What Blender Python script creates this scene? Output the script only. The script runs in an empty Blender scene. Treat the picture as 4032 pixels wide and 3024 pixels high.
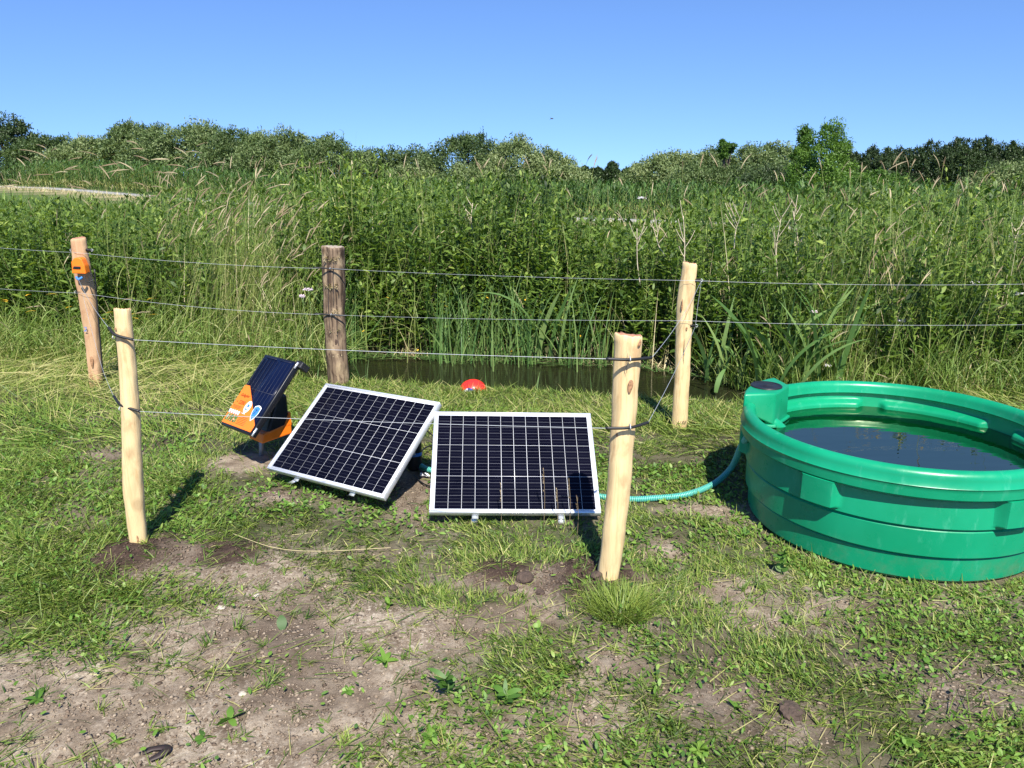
import bpy, bmesh, math
import numpy as np
from mathutils import Vector, Matrix
R_ = math.radians
sc = bpy.context.scene

# ------------------------------------------------------------------ camera
EYE = 1.6
PITCH = R_(15.3)
cam_d = bpy.data.cameras.new("camera")
cam_d.sensor_width = 36.0
cam_d.lens = 26.79
cam_d.clip_start = 0.05
cam_d.clip_end = 6000
cam = bpy.data.objects.new("camera", cam_d)
sc.collection.objects.link(cam)
cam.location = (0, 0, EYE)
cam.rotation_euler = (math.pi / 2 - PITCH, 0, 0)
sc.camera = cam
# ------------------------------------------------------------------ world + sun
SUN_EL = R_(51)
SUN_AZ = R_(170.8)          # clockwise from +Y
world = bpy.data.worlds.new("World")
sc.world = world
world.use_nodes = True
wn = world.node_tree
bg = wn.nodes["Background"]
sky = wn.nodes.new("ShaderNodeTexSky")
sky.sky_type = 'NISHITA'
sky.sun_disc = False
sky.sun_elevation = SUN_EL
sky.sun_rotation = SUN_AZ
sky.altitude = 0
sky.air_density = 1.0
sky.dust_density = 0.0
sky.ozone_density = 7.0
tcw = wn.nodes.new("ShaderNodeTexCoord"); vadd = wn.nodes.new("ShaderNodeVectorMath"); vadd.operation = 'ADD'
vadd.inputs[1].default_value = (0, 0, .11)
vnm = wn.nodes.new("ShaderNodeVectorMath"); vnm.operation = 'NORMALIZE'
wn.links.new(tcw.outputs["Generated"], vadd.inputs[0]); wn.links.new(vadd.outputs[0], vnm.inputs[0]); wn.links.new(vnm.outputs[0], sky.inputs[0])
skm = wn.nodes.new("ShaderNodeMix"); skm.data_type = 'RGBA'; skm.blend_type = 'MULTIPLY'; skm.inputs[0].default_value = 1
skm.inputs[7].default_value = (.86, .95, 1.14, 1)
wn.links.new(sky.outputs[0], skm.inputs[6]); wn.links.new(skm.outputs[2], bg.inputs[0])
bg.inputs[1].default_value = 0.098
sun_d = bpy.data.lights.new("sun", 'SUN')
sun_d.energy = 5.0
sun_d.angle = R_(0.5)
sun_d.color = (1.0, 0.95, 0.86)
sun = bpy.data.objects.new("sun", sun_d)
sc.collection.objects.link(sun)
sdir = Vector((math.sin(SUN_AZ) * math.cos(SUN_EL), math.cos(SUN_AZ) * math.cos(SUN_EL), math.sin(SUN_EL)))
sun.rotation_euler = sdir.to_track_quat('Z', 'Y').to_euler()
sun.location = (2, -6, 8)
sc.view_settings.view_transform = 'Standard'
sc.view_settings.look = 'None'
sc.view_settings.exposure = 0.80
sc.view_settings.gamma = 1.0
sc.render.engine = 'CYCLES'
sc.cycles.max_bounces = 8
sc.cycles.transparent_max_bounces = 8

# ------------------------------------------------------------------ helpers
rng = np.random.default_rng(7)
COL = sc.collection
FPX = 3000.0

def ray(u, v):
    x = (u - 2016) / FPX; y = (1512 - v) / FPX
    return np.array([x, math.cos(PITCH) + y * math.sin(PITCH), -math.sin(PITCH) + y * math.cos(PITCH)])

def at_z(u, v, z=0.0):
    d = ray(u, v); t = (z - EYE) / d[2]
    return np.array([d[0] * t, d[1] * t, z])

def at_y(u, v, Y):
    d = ray(u, v); t = Y / d[1]
    return np.array([d[0] * t, Y, EYE + d[2] * t])

def to_px(P):
    X, Y, Z = P[:, 0], P[:, 1], P[:, 2] - EYE
    c, s = math.cos(PITCH), math.sin(PITCH)
    f = np.maximum(Y * c - Z * s, 0.05)
    return 2016 + FPX * X / f, 1512 - FPX * (Y * s + Z * c) / f

def h2(i, j, seed):
    n = (i.astype(np.int64) * 374761393 + j.astype(np.int64) * 668265263 + seed * 1442695041) & 0xffffffff
    n = ((n ^ (n >> 13)) * 1274126177) & 0xffffffff
    return ((n ^ (n >> 16)) & 0xffff) / 65535.0

def vnoise(x, y, seed=0):
    xi = np.floor(x); yi = np.floor(y)
    fx = x - xi; fy = y - yi
    fx = fx * fx * (3 - 2 * fx); fy = fy * fy * (3 - 2 * fy)
    a = h2(xi, yi, seed); b = h2(xi + 1, yi, seed); c = h2(xi, yi + 1, seed); d = h2(xi + 1, yi + 1, seed)
    return (a * (1 - fx) + b * fx) * (1 - fy) + (c * (1 - fx) + d * fx) * fy

def fbm(x, y, f, octs=4, seed=0, gain=.5):
    s = 0; a = 1; t = 0
    for o in range(octs):
        s = s + a * vnoise(x * f + 17.3 * o, y * f - 9.1 * o, seed + o); t += a; a *= gain; f *= 2.03
    return s / t

def sstep(a, b, x):
    t = np.clip((x - a) / (b - a), 0, 1)
    return t * t * (3 - 2 * t)

def np_mesh(name, verts, quads=None, tris=None, attrs=None, smooth=False):
    me = bpy.data.meshes.new(name)
    verts = np.ascontiguousarray(verts, dtype=np.float32)
    parts = []; totals = []
    if quads is not None and len(quads):
        parts.append(np.asarray(quads, dtype=np.int32).ravel()); totals.append(np.full(len(quads), 4, np.int32))
    if tris is not None and len(tris):
        parts.append(np.asarray(tris, dtype=np.int32).ravel()); totals.append(np.full(len(tris), 3, np.int32))
    loops = np.concatenate(parts); tot = np.concatenate(totals)
    starts = np.concatenate([[0], np.cumsum(tot)[:-1]]).astype(np.int32)
    me.vertices.add(len(verts)); me.vertices.foreach_set("co", verts.ravel())
    me.loops.add(len(loops)); me.loops.foreach_set("vertex_index", loops)
    me.polygons.add(len(tot)); me.polygons.foreach_set("loop_start", starts); me.polygons.foreach_set("loop_total", tot)
    if smooth:
        me.polygons.foreach_set("use_smooth", np.ones(len(tot), dtype=bool))
    me.update(calc_edges=True)
    for k, v in (attrs or {}).items():
        at = me.attributes.new(k, 'FLOAT', 'POINT')
        at.data.foreach_set("value", np.ascontiguousarray(v, dtype=np.float32))
    return me

class Bag:
    def __init__(s):
        s.v = []; s.q = []; s.t = []; s.a = []; s.n = 0
    def add(s, v, q=None, t=None, tint=None):
        v = np.asarray(v).reshape(-1, 3)
        s.v.append(v)
        if q is not None and len(q): s.q.append(np.asarray(q) + s.n)
        if t is not None and len(t): s.t.append(np.asarray(t) + s.n)
        s.a.append(np.zeros(len(v)) + (0 if tint is None else tint))
        s.n += len(v)
    def mesh(s, name, smooth=False):
        return np_mesh(name, np.concatenate(s.v), np.concatenate(s.q) if s.q else None,
                       np.concatenate(s.t) if s.t else None, {"tint": np.concatenate(s.a)}, smooth)

def ribbons(bag, base, L, az, lean, curv, w, k=2, prof='blade', tint=None, twist=None, wprof=None):
    """N curved strips: lean = angle from vertical at the root, curv = extra angle gained by the tip."""
    base = np.asarray(base, float); N = len(base)
    z = np.zeros(N)
    L = z + L; az = z + az; lean = z + lean; curv = z + curv; w = z + w
    tint = z + (0.5 if tint is None else tint)
    twist = z + (0 if twist is None else twist)
    s = np.linspace(0, 1, k + 1)
    if wprof is not None: ws = np.array(wprof, float)
    elif prof == 'blade': ws = (1 - s ** 1.8) * .93 + .07
    elif prof == 'leaf': ws = np.sin(np.pi * np.clip(s * .86 + .10, 0, 1)) ** .8 + .03
    else: ws = np.ones(k + 1)
    th = lean[:, None] + curv[:, None] * (s[None, :-1] + s[None, 1:]) / 2
    dl = L[:, None] / k
    hz = np.concatenate([np.zeros((N, 1)), np.cumsum(np.sin(th) * dl, 1)], 1)
    vz = np.concatenate([np.zeros((N, 1)), np.cumsum(np.cos(th) * dl, 1)], 1)
    ca, sa = np.cos(az)[:, None], np.sin(az)[:, None]
    P = np.stack([base[:, 0:1] + hz * ca, base[:, 1:2] + hz * sa, base[:, 2:3] + vz], 2)
    thn = lean[:, None] + curv[:, None] * s[None, :]
    side = np.stack([-sa + 0 * thn, ca + 0 * thn, 0 * thn], 2)
    nrm = np.stack([np.cos(thn) * ca, np.cos(thn) * sa, -np.sin(thn)], 2)
    ct, st = np.cos(twist)[:, None, None], np.sin(twist)[:, None, None]
    wd = side * ct + nrm * st
    hw = (w[:, None] * ws[None, :] / 2)[:, :, None]
    V = np.stack([P - wd * hw, P + wd * hw], 2).reshape(N, -1, 3)
    i = np.arange(k)
    qb = np.stack([2 * i, 2 * i + 1, 2 * i + 3, 2 * i + 2], 1)
    Q = (qb[None] + (np.arange(N) * (2 * (k + 1)))[:, None, None]).reshape(-1, 4)
    bag.add(V, Q, tint=np.repeat(tint, 2 * (k + 1)))
    return P

def ribbon_point(base, L, az, lean, curv, f):
    """where on such a strip (fraction f) one is; 1-segment closed form by fine sum"""
    n = 12
    j = (np.arange(n) + .5) / n
    th = lean[:, None] + curv[:, None] * j[None, :] * f[:, None]
    dl = (L * f)[:, None] / n
    hz = (np.sin(th) * dl).sum(1); vz = (np.cos(th) * dl).sum(1)
    return np.stack([base[:, 0] + hz * np.cos(az), base[:, 1] + hz * np.sin(az), base[:, 2] + vz], 1)

def tube(bag, pts, rad, n=8, cap=True, tint=.5):
    pts = np.asarray(pts, float); m = len(pts)
    rad = np.zeros(m) + rad
    tg = np.gradient(pts, axis=0); tg /= np.linalg.norm(tg, axis=1)[:, None] + 1e-12
    ref = np.array([0, 0, 1.0]) if abs(tg[0][2]) < .9 else np.array([1.0, 0, 0])
    a = np.cross(tg[0], ref); a /= np.linalg.norm(a)
    ring = []
    for i in range(m):
        a = a - tg[i] * (a @ tg[i]); a /= np.linalg.norm(a) + 1e-12
        b = np.cross(tg[i], a)
        ph = np.arange(n) * 2 * np.pi / n
        ring.append(pts[i] + rad[i] * (np.cos(ph)[:, None] * a + np.sin(ph)[:, None] * b))
    V = np.concatenate(ring); Q = []
    j = np.arange(n); j2 = (j + 1) % n
    for i in range(m - 1):
        Q.append(np.stack([i * n + j, i * n + j2, (i + 1) * n + j2, (i + 1) * n + j], 1))
    T = []
    if cap:
        V = np.concatenate([V, pts[:1], pts[-1:]])
        T.append(np.stack([j2, j, np.full(n, m * n)], 1))
        T.append(np.stack([(m - 1) * n + j, (m - 1) * n + j2, np.full(n, m * n + 1)], 1))
    bag.add(V, np.concatenate(Q), np.concatenate(T) if T else None, tint)

def smooth_path(pts, n=40):
    pts = np.asarray(pts, float)
    P = np.concatenate([[2 * pts[0] - pts[1]], pts, [2 * pts[-1] - pts[-2]]])
    out = []
    for i in range(1, len(P) - 2):
        p0, p1, p2, p3 = P[i - 1], P[i], P[i + 1], P[i + 2]
        for t in np.linspace(0, 1, n, endpoint=False):
            out.append(.5 * ((2 * p1) + (-p0 + p2) * t + (2 * p0 - 5 * p1 + 4 * p2 - p3) * t * t + (-p0 + 3 * p1 - 3 * p2 + p3) * t ** 3))
    out.append(pts[-1])
    return np.array(out)

def box(bag, c, s, M=None, tint=.5):
    sx, sy, sz = np.array(s) / 2
    v = np.array([[x * sx, y * sy, z * sz] for x in (-1, 1) for y in (-1, 1) for z in (-1, 1)])
    if M is not None: v = v @ np.asarray(M).T
    v = v + np.array(c)
    q = [[0, 1, 3, 2], [4, 6, 7, 5], [0, 4, 5, 1], [2, 3, 7, 6], [0, 2, 6, 4], [1, 5, 7, 3]]
    bag.add(v, q, tint=tint)

def link(name, me, mat=None, parent=None, label=None, cat=None, group=None, kind=None, loc=None):
    o = bpy.data.objects.new(name, me)
    COL.objects.link(o)
    if mat is not None and me is not None:
        for m in (mat if isinstance(mat, (list, tuple)) else [mat]): me.materials.append(m)
    if parent is not None: o.parent = parent
    if loc is not None: o.location = loc
    if label: o['label'] = label
    if cat: o['category'] = cat
    if group: o['group'] = group
    if kind: o['kind'] = kind
    return o

def empty(name, loc, label, cat, group=None):
    o = bpy.data.objects.new(name, None); COL.objects.link(o)
    o.location = loc; o['label'] = label; o['category'] = cat
    o.empty_display_size = .1
    if group: o['group'] = group
    return o

def bevel_mesh(me, w, seg=2):
    bm = bmesh.new(); bm.from_mesh(me)
    bmesh.ops.bevel(bm, geom=bm.edges[:], offset=w, segments=seg, profile=.5, affect='EDGES')
    bm.to_mesh(me); bm.free()
    return me

# ------------------------------------------------------------------ materials
def mat_new(name):
    m = bpy.data.materials.new(name); m.use_nodes = True
    nt = m.node_tree; b = nt.nodes["Principled BSDF"]
    return m, nt, b

def plain(name, col, rough=.5, metal=0, spec=.5, bump=None, var=0, vscale=20, coat=0):
    m, nt, b = mat_new(name)
    b.inputs["Base Color"].default_value = (*col, 1)
    b.inputs["Roughness"].default_value = rough
    b.inputs["Metallic"].default_value = metal
    b.inputs["Specular IOR Level"].default_value = spec
    b.inputs["Coat Weight"].default_value = coat
    tc = nt.nodes.new("ShaderNodeTexCoord")
    if var:
        n = nt.nodes.new("ShaderNodeTexNoise"); n.inputs["Scale"].default_value = vscale; n.inputs["Detail"].default_value = 5
        nt.links.new(tc.outputs["Object"], n.inputs["Vector"])
        r = nt.nodes.new("ShaderNodeValToRGB")
        r.color_ramp.elements[0].position = .3; r.color_ramp.elements[1].position = .7
        r.color_ramp.elements[0].color = (*[max(0, c * (1 - var)) for c in col], 1)
        r.color_ramp.elements[1].color = (*[min(1, c * (1 + var)) for c in col], 1)
        nt.links.new(n.outputs["Fac"], r.inputs[0]); nt.links.new(r.outputs[0], b.inputs["Base Color"])
        mr = nt.nodes.new("ShaderNodeMapRange"); mr.inputs[3].default_value = rough * .8; mr.inputs[4].default_value = min(1, rough * 1.25)
        nt.links.new(n.outputs["Fac"], mr.inputs[0]); nt.links.new(mr.outputs[0], b.inputs["Roughness"])
    if bump:
        n2 = nt.nodes.new("ShaderNodeTexNoise"); n2.inputs["Scale"].default_value = bump[0]; n2.inputs["Detail"].default_value = 4
        nt.links.new(tc.outputs["Object"], n2.inputs["Vector"])
        bp = nt.nodes.new("ShaderNodeBump"); bp.inputs["Strength"].default_value = bump[1]; bp.inputs["Distance"].default_value = .01
        nt.links.new(n2.outputs["Fac"], bp.inputs["Height"]); nt.links.new(bp.outputs[0], b.inputs["Normal"])
    return m

def foliage(name, cols, trans=.3, rough=.5, patch=0.0, pscale=.6, spec=.35):
    """cols: colours along the per-leaf 'tint' attribute"""
    m, nt, b = mat_new(name)
    at = nt.nodes.new("ShaderNodeAttribute"); at.attribute_name = "tint"
    r = nt.nodes.new("ShaderNodeValToRGB"); cr = r.color_ramp
    while len(cr.elements) < len(cols): cr.elements.new(.5)
    for i, c in enumerate(cols):
        cr.elements[i].position = i / (len(cols) - 1); cr.elements[i].color = (*c, 1)
    src = at.outputs["Fac"]
    if patch:
        g = nt.nodes.new("ShaderNodeNewGeometry")
        n = nt.nodes.new("ShaderNodeTexNoise"); n.inputs["Scale"].default_value = pscale; n.inputs["Detail"].default_value = 3
        nt.links.new(g.outputs["Position"], n.inputs["Vector"])
        ma = nt.nodes.new("ShaderNodeMath"); ma.operation = 'MULTIPLY_ADD'
        ma.inputs[1].default_value = patch; nt.links.new(n.outputs["Fac"], ma.inputs[0])
        sb = nt.nodes.new("ShaderNodeMath"); sb.operation = 'SUBTRACT'; sb.inputs[1].default_value = patch * .5
        nt.links.new(at.outputs["Fac"], sb.inputs[0]); nt.links.new(sb.outputs[0], ma.inputs[2])
        src = ma.outputs[0]
    nt.links.new(src, r.inputs[0]); nt.links.new(r.outputs[0], b.inputs["Base Color"])
    b.inputs["Roughness"].default_value = rough
    b.inputs["Specular IOR Level"].default_value = spec
    tr = nt.nodes.new("ShaderNodeBsdfTranslucent")
    hs = nt.nodes.new("ShaderNodeMix"); hs.data_type = 'RGBA'; hs.blend_type = 'MULTIPLY'; hs.inputs[0].default_value = 1
    nt.links.new(r.outputs[0], hs.inputs[6]); hs.inputs[7].default_value = (1.25, 1.3, .55, 1)
    nt.links.new(hs.outputs[2], tr.inputs["Color"])
    mx = nt.nodes.new("ShaderNodeMixShader"); mx.inputs[0].default_value = trans
    nt.links.new(b.outputs[0], mx.inputs[1]); nt.links.new(tr.outputs[0], mx.inputs[2])
    nt.links.new(mx.outputs[0], nt.nodes["Material Output"].inputs["Surface"])
    return m

def ramp(nt, src, stops):
    r = nt.nodes.new("ShaderNodeValToRGB"); cr = r.color_ramp
    while len(cr.elements) < len(stops): cr.elements.new(.5)
    for i, (p, c) in enumerate(stops):
        cr.elements[i].position = p; cr.elements[i].color = (*c, 1)
    nt.links.new(src, r.inputs[0]); return r.outputs[0]

def noise(nt, vec, scale, detail=5, rough=.55, dist=0):
    n = nt.nodes.new("ShaderNodeTexNoise"); n.inputs["Scale"].default_value = scale
    n.inputs["Detail"].default_value = detail; n.inputs["Roughness"].default_value = rough; n.inputs["Distortion"].default_value = dist
    nt.links.new(vec, n.inputs["Vector"]); return n.outputs["Fac"]

def mixc(nt, fac, a, b, mode='MIX'):
    m = nt.nodes.new("ShaderNodeMix"); m.data_type = 'RGBA'; m.blend_type = mode
    for i, s in ((0, fac), (6, a), (7, b)):
        if isinstance(s, (int, float)): m.inputs[i].default_value = s
        elif isinstance(s, tuple): m.inputs[i].default_value = (*s, 1)
        else: nt.links.new(s, m.inputs[i])
    return m.outputs[2]

def ground_material():
    m, nt, b = mat_new("soil_ground")
    g = nt.nodes.new("ShaderNodeNewGeometry"); P = g.outputs["Position"]
    def att(n):
        a = nt.nodes.new("ShaderNodeAttribute"); a.attribute_name = n; return a.outputs["Fac"]
    dry = ramp(nt, noise(nt, P, 9, 8, .65), [(.28, (.100, .073, .050)), (.42, (.190, .146, .104)), (.56, (.290, .232, .170)), (.70, (.42, .35, .262))])
    fl = ramp(nt, noise(nt, P, 70, 4, .6), [(.50, (0, 0, 0)), (.64, (1, 1, 1))])
    lg = ramp(nt, noise(nt, P, 2.2, 3, .5), [(.40, (0, 0, 0)), (.62, (1, 1, 1))])
    fac = mixc(nt, 1.0, fl, lg, 'MULTIPLY')
    dry = mixc(nt, fac, dry, (.50, .43, .335))
    dark = ramp(nt, noise(nt, P, 35, 6, .6), [(.3, (.030, .020, .015)), (.7, (.085, .056, .042))])
    grit = ramp(nt, noise(nt, P, 190, 5, .7), [(.30, (.60, .60, .60)), (.52, (1, 1, 1)), (.72, (1.25, 1.22, 1.18))])
    dry = mixc(nt, 1.0, dry, grit, 'MULTIPLY')
    c = mixc(nt, att("dark"), dry, dark)
    veg = ramp(nt, noise(nt, P, 6, 6, .6), [(.3, (.022, .026, .010)), (.7, (.06, .075, .025))])
    c = mixc(nt, att("veg"), c, veg)
    far = ramp(nt, noise(nt, P, .6, 6, .6), [(.3, (.04, .075, .018)), (.7, (.09, .14, .035))])
    c = mixc(nt, att("far"), c, far)
    sand = ramp(nt, noise(nt, P, 3, 6, .6), [(.3, (.26, .20, .10)), (.7, (.46, .37, .22))])
    c = mixc(nt, att("sand"), c, sand)
    nt.links.new(c, b.inputs["Base Color"])
    b.inputs["Roughness"].default_value = .92; b.inputs["Specular IOR Level"].default_value = .15
    bp = nt.nodes.new("ShaderNodeBump"); bp.inputs["Strength"].default_value = .6; bp.inputs["Distance"].default_value = .014
    nt.links.new(noise(nt, P, 75, 9, .78), bp.inputs["Height"]); nt.links.new(bp.outputs[0], b.inputs["Normal"])
    return m

def wood_material(name, base, dark, stain, knots=.5, grain=60, stain_amt=.5, g0=.34, g1=.50):
    m, nt, b = mat_new(name)
    tc = nt.nodes.new("ShaderNodeTexCoord")
    mp = nt.nodes.new("ShaderNodeMapping"); mp.inputs["Scale"].default_value = (1, 1, .07)
    nt.links.new(tc.outputs["Object"], mp.inputs[0])
    f = noise(nt, mp.outputs[0], grain, 6, .65, .6)
    c = ramp(nt, f, [(g0, dark), (g1, base), (.72, tuple(min(1, x * 1.12) for x in base))])
    mp2 = nt.nodes.new("ShaderNodeMapping"); mp2.inputs["Scale"].default_value = (1, 1, .45)
    nt.links.new(tc.outputs["Object"], mp2.inputs[0])
    s = ramp(nt, noise(nt, mp2.outputs[0], 13, 5, .6, .4), [(.52, (0, 0, 0)), (.66, (1, 1, 1))])
    sm = nt.nodes.new("ShaderNodeMath"); sm.operation = 'MULTIPLY'; sm.inputs[1].default_value = stain_amt
    nt.links.new(s, sm.inputs[0])
    c = mixc(nt, sm.outputs[0], c, stain)
    vo = nt.nodes.new("ShaderNodeTexVoronoi"); vo.inputs["Scale"].default_value = 7.0
    mp3 = nt.nodes.new("ShaderNodeMapping"); mp3.inputs["Scale"].default_value = (1, 1, .7)
    nt.links.new(tc.outputs["Object"], mp3.inputs[0]); nt.links.new(mp3.outputs[0], vo.inputs["Vector"])
    kn = ramp(nt, vo.outputs["Distance"], [(.10, (1, 1, 1)), (.20, (0, 0, 0))])
    km = nt.nodes.new("ShaderNodeMath"); km.operation = 'MULTIPLY'; km.inputs[1].default_value = knots
    nt.links.new(kn, km.inputs[0])
    c = mixc(nt, km.outputs[0], c, tuple(x * .45 for x in stain))
    nt.links.new(c, b.inputs["Base Color"])
    b.inputs["Roughness"].default_value = .7; b.inputs["Specular IOR Level"].default_value = .25
    bp = nt.nodes.new("ShaderNodeBump"); bp.inputs["Strength"].default_value = .5; bp.inputs["Distance"].default_value = .004
    nt.links.new(f, bp.inputs["Height"]); nt.links.new(bp.outputs[0], b.inputs["Normal"])
    return m

M_ground = ground_material()
M_grass = foliage("lawn_grass", [(.030, .060, .010), (.075, .135, .018), (.14, .215, .032), (.24, .30, .055), (.46, .41, .18)], trans=.22, patch=.35, pscale=1.6)
M_small = foliage("small_leaf", [(.045, .11, .022), (.10, .21, .03), (.17, .30, .045), (.28, .38, .09)], trans=.3, patch=.3, pscale=1.5)
M_herb = foliage("herb_leaf", [(.018, .042, .010), (.062, .118, .020), (.150, .232, .038), (.32, .40, .085)], trans=.34, patch=.55, pscale=.9)
M_meadow = foliage("meadow_grass", [(.045, .10, .018), (.10, .19, .03), (.17, .26, .05), (.27, .33, .09), (.46, .42, .20)], trans=.3, patch=.3, pscale=.8)
M_reed = foliage("reed_leaf", [(.035, .09, .025), (.07, .155, .04), (.12, .23, .06), (.22, .31, .10)], trans=.28, patch=.2)
M_seed = foliage("seed_head", [(.17, .105, .08), (.32, .24, .14), (.56, .47, .30)], trans=.15, rough=.7)
M_straw = foliage("straw", [(.34, .28, .14), (.52, .44, .24), (.66, .58, .36)], trans=.1, rough=.7)
M_maize = foliage("maize_leaf", [(.03, .075, .015), (.06, .13, .025), (.13, .22, .05), (.42, .38, .16)], trans=.25)
M_willow = foliage("willow_leaf", [(.030, .058, .016), (.078, .125, .034), (.155, .210, .072), (.26, .31, .13)], trans=.22, patch=.25, pscale=.25, rough=.55)
M_dark_tree = foliage("dark_leaf", [(.018, .036, .012), (.038, .066, .020), (.060, .095, .030)], trans=.12, patch=.2, pscale=.2)
M_bright_tree = foliage("bright_leaf", [(.045, .105, .016), (.095, .185, .025), (.165, .28, .045)], trans=.3)
M_bark = plain("bark", (.10, .075, .055), .9, var=.3, vscale=8)
M_stalk = plain("dry_stalk", (.55, .46, .33), .8, var=.2)
M_green_stem = plain("green_stem", (.12, .19, .05), .7, var=.2)
M_plast = None

def tub_plastic():
    m, nt, b = mat_new("green_plastic")
    tc = nt.nodes.new("ShaderNodeTexCoord"); P = tc.outputs["Object"]
    c = ramp(nt, noise(nt, P, 3.5, 4, .5), [(.3, (.003, .225, .100)), (.7, (.005, .290, .140))])
    mp = nt.nodes.new("ShaderNodeMapping"); mp.inputs["Scale"].default_value = (1, 1, .3); nt.links.new(P, mp.inputs[0])
    sc_ = ramp(nt, noise(nt, mp.outputs[0], 22, 8, .72), [(.56, (0, 0, 0)), (.78, (.6, .6, .6))])
    c = mixc(nt, sc_, c, (.09, .40, .26))
    di = nt.nodes.new("ShaderNodeSeparateXYZ"); nt.links.new(P, di.inputs[0])
    mr = nt.nodes.new("ShaderNodeMapRange"); mr.inputs[1].default_value = .16; mr.inputs[2].default_value = 0.0
    nt.links.new(di.outputs[2], mr.inputs[0])
    dn = nt.nodes.new("ShaderNodeMath"); dn.operation = 'MULTIPLY'
    nt.links.new(mr.outputs[0], dn.inputs[0])
    nt.links.new(ramp(nt, noise(nt, P, 9, 6, .7), [(.48, (0, 0, 0)), (.7, (.55, .55, .55))]), dn.inputs[1])
    c = mixc(nt, dn.outputs[0], c, (.13, .17, .10))
    nt.links.new(c, b.inputs["Base Color"])
    r = ramp(nt, noise(nt, P, 14, 6, .6), [(.3, (.24, .24, .24)), (.7, (.40, .40, .40))])
    nt.links.new(r, b.inputs["Roughness"])
    b.inputs["Specular IOR Level"].default_value = .45
    bp = nt.nodes.new("ShaderNodeBump"); bp.inputs["Strength"].default_value = .12; bp.inputs["Distance"].default_value = .003
    nt.links.new(noise(nt, P, 45, 4), bp.inputs["Height"]); nt.links.new(bp.outputs[0], b.inputs["Normal"])
    return m
M_tub = tub_plastic()
M_alu = plain("aluminium", (.78, .79, .81), .32, metal=.55, var=.06, vscale=40)
M_black = plain("black_plastic", (.012, .012, .014), .42, var=.3)
M_frame_black = plain("black_aluminium", (.010, .010, .012), .35, metal=.2)
M_rubber = plain("rubber", (.012, .012, .012), .5)
M_wire = plain("galvanised_wire", (.46, .48, .50), .45, metal=.2)
M_orange = plain("orange_plastic", (.95, .20, .012), .38, var=.04)
M_white = plain("white_backsheet", (.74, .76, .80), .35)
M_label_white = plain("label_white", (.8, .82, .86), .4)
M_label_dark = plain("label_print", (.12, .015, .005), .5)
M_label_blue = plain("label_blue", (.05, .22, .62), .4)
M_label_black = plain("label_black", (.02, .02, .03), .4)
M_photo = foliage("label_photo", [(.02, .03, .02), (.10, .22, .03), (.5, .3, .12), (.7, .7, .7)], trans=0)
M_steel = plain("steel_stake", (.30, .32, .33), .5, metal=.6, var=.2)
M_red = plain("red_vinyl", (.86, .030, .022), .32, var=.05)
M_blue = plain("blue_print", (.035, .035, .50), .35)
M_lilac = plain("white_print", (.74, .70, .85), .35)
M_stone = plain("pale_stone", (.48, .42, .34), .85, var=.25, vscale=40, bump=(80, .6))
M_clod = plain("dark_clod", (.075, .05, .036), .95, var=.4, vscale=40, bump=(90, .8))
M_crumb = foliage("soil_crumb", [(.06, .042, .03), (.17, .125, .09), (.25, .195, .14), (.38, .31, .23)], trans=0, rough=.95, spec=.1)
M_concrete = plain("track_concrete", (.27, .265, .26), .85, var=.15, vscale=.8)
M_petal = plain("petal", (.72, .58, .64), .7, var=.15, vscale=80)
M_petal_w = plain("petal_white", (.80, .76, .76), .7)
M_yellow = foliage("yellow_flower", [(.65, .36, .02), (.75, .5, .05)], trans=.2)

def cell_material(name, c1, c2, rough=.16):
    m, nt, b = mat_new(name)
    tc = nt.nodes.new("ShaderNodeTexCoord")
    c = ramp(nt, noise(nt, tc.outputs["Object"], 5, 3), [(.35, c1), (.65, c2)])
    nt.links.new(c, b.inputs["Base Color"])
    b.inputs["Roughness"].default_value = rough
    b.inputs["Specular IOR Level"].default_value = .08
    return m
M_cell = cell_material("solar_cell", (.002, .002, .006), (.004, .004, .010))
M_cell_blue = cell_material("solar_cell_blue", (.003, .006, .024), (.005, .010, .036))
M_bus = plain("busbar", (.035, .038, .055), .4)
M_bus_hi = plain("cell_gap", (.16, .165, .19), .4)

def hose_material():
    m, nt, b = mat_new("ribbed_hose")
    at = nt.nodes.new("ShaderNodeAttribute"); at.attribute_name = "tint"
    c = ramp(nt, at.outputs["Fac"], [(.35, (.008, .20, .16)), (.65, (.13, .46, .38))])
    nt.links.new(c, b.inputs["Base Color"]); b.inputs["Roughness"].default_value = .35
    return m
M_hose = hose_material()

def water_material(name, col, rough=.03, bscale=18, bstr=.05, alpha=None):
    m, nt, b = mat_new(name)
    g = nt.nodes.new("ShaderNodeNewGeometry")
    b.inputs["Base Color"].default_value = (*col, 1)
    b.inputs["Roughness"].default_value = rough
    b.inputs["IOR"].default_value = 1.33
    b.inputs["Specular IOR Level"].default_value = .5
    mp = nt.nodes.new("ShaderNodeMapping"); mp.inputs["Scale"].default_value = (.5, 1.4, 1)
    nt.links.new(g.outputs["Position"], mp.inputs[0])
    bp = nt.nodes.new("ShaderNodeBump"); bp.inputs["Strength"].default_value = bstr; bp.inputs["Distance"].default_value = .05
    nt.links.new(noise(nt, mp.outputs[0], bscale, 3), bp.inputs["Height"]); nt.links.new(bp.outputs[0], b.inputs["Normal"])
    return m, nt, b
M_ditch, _nt, _b = water_material("ditch_water", (.016, .018, .008), .04, 14, .05)
M_tubwater, nt_, b_ = water_material("trough_water", (.05, .10, .04), .02, 5, .035)
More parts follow.
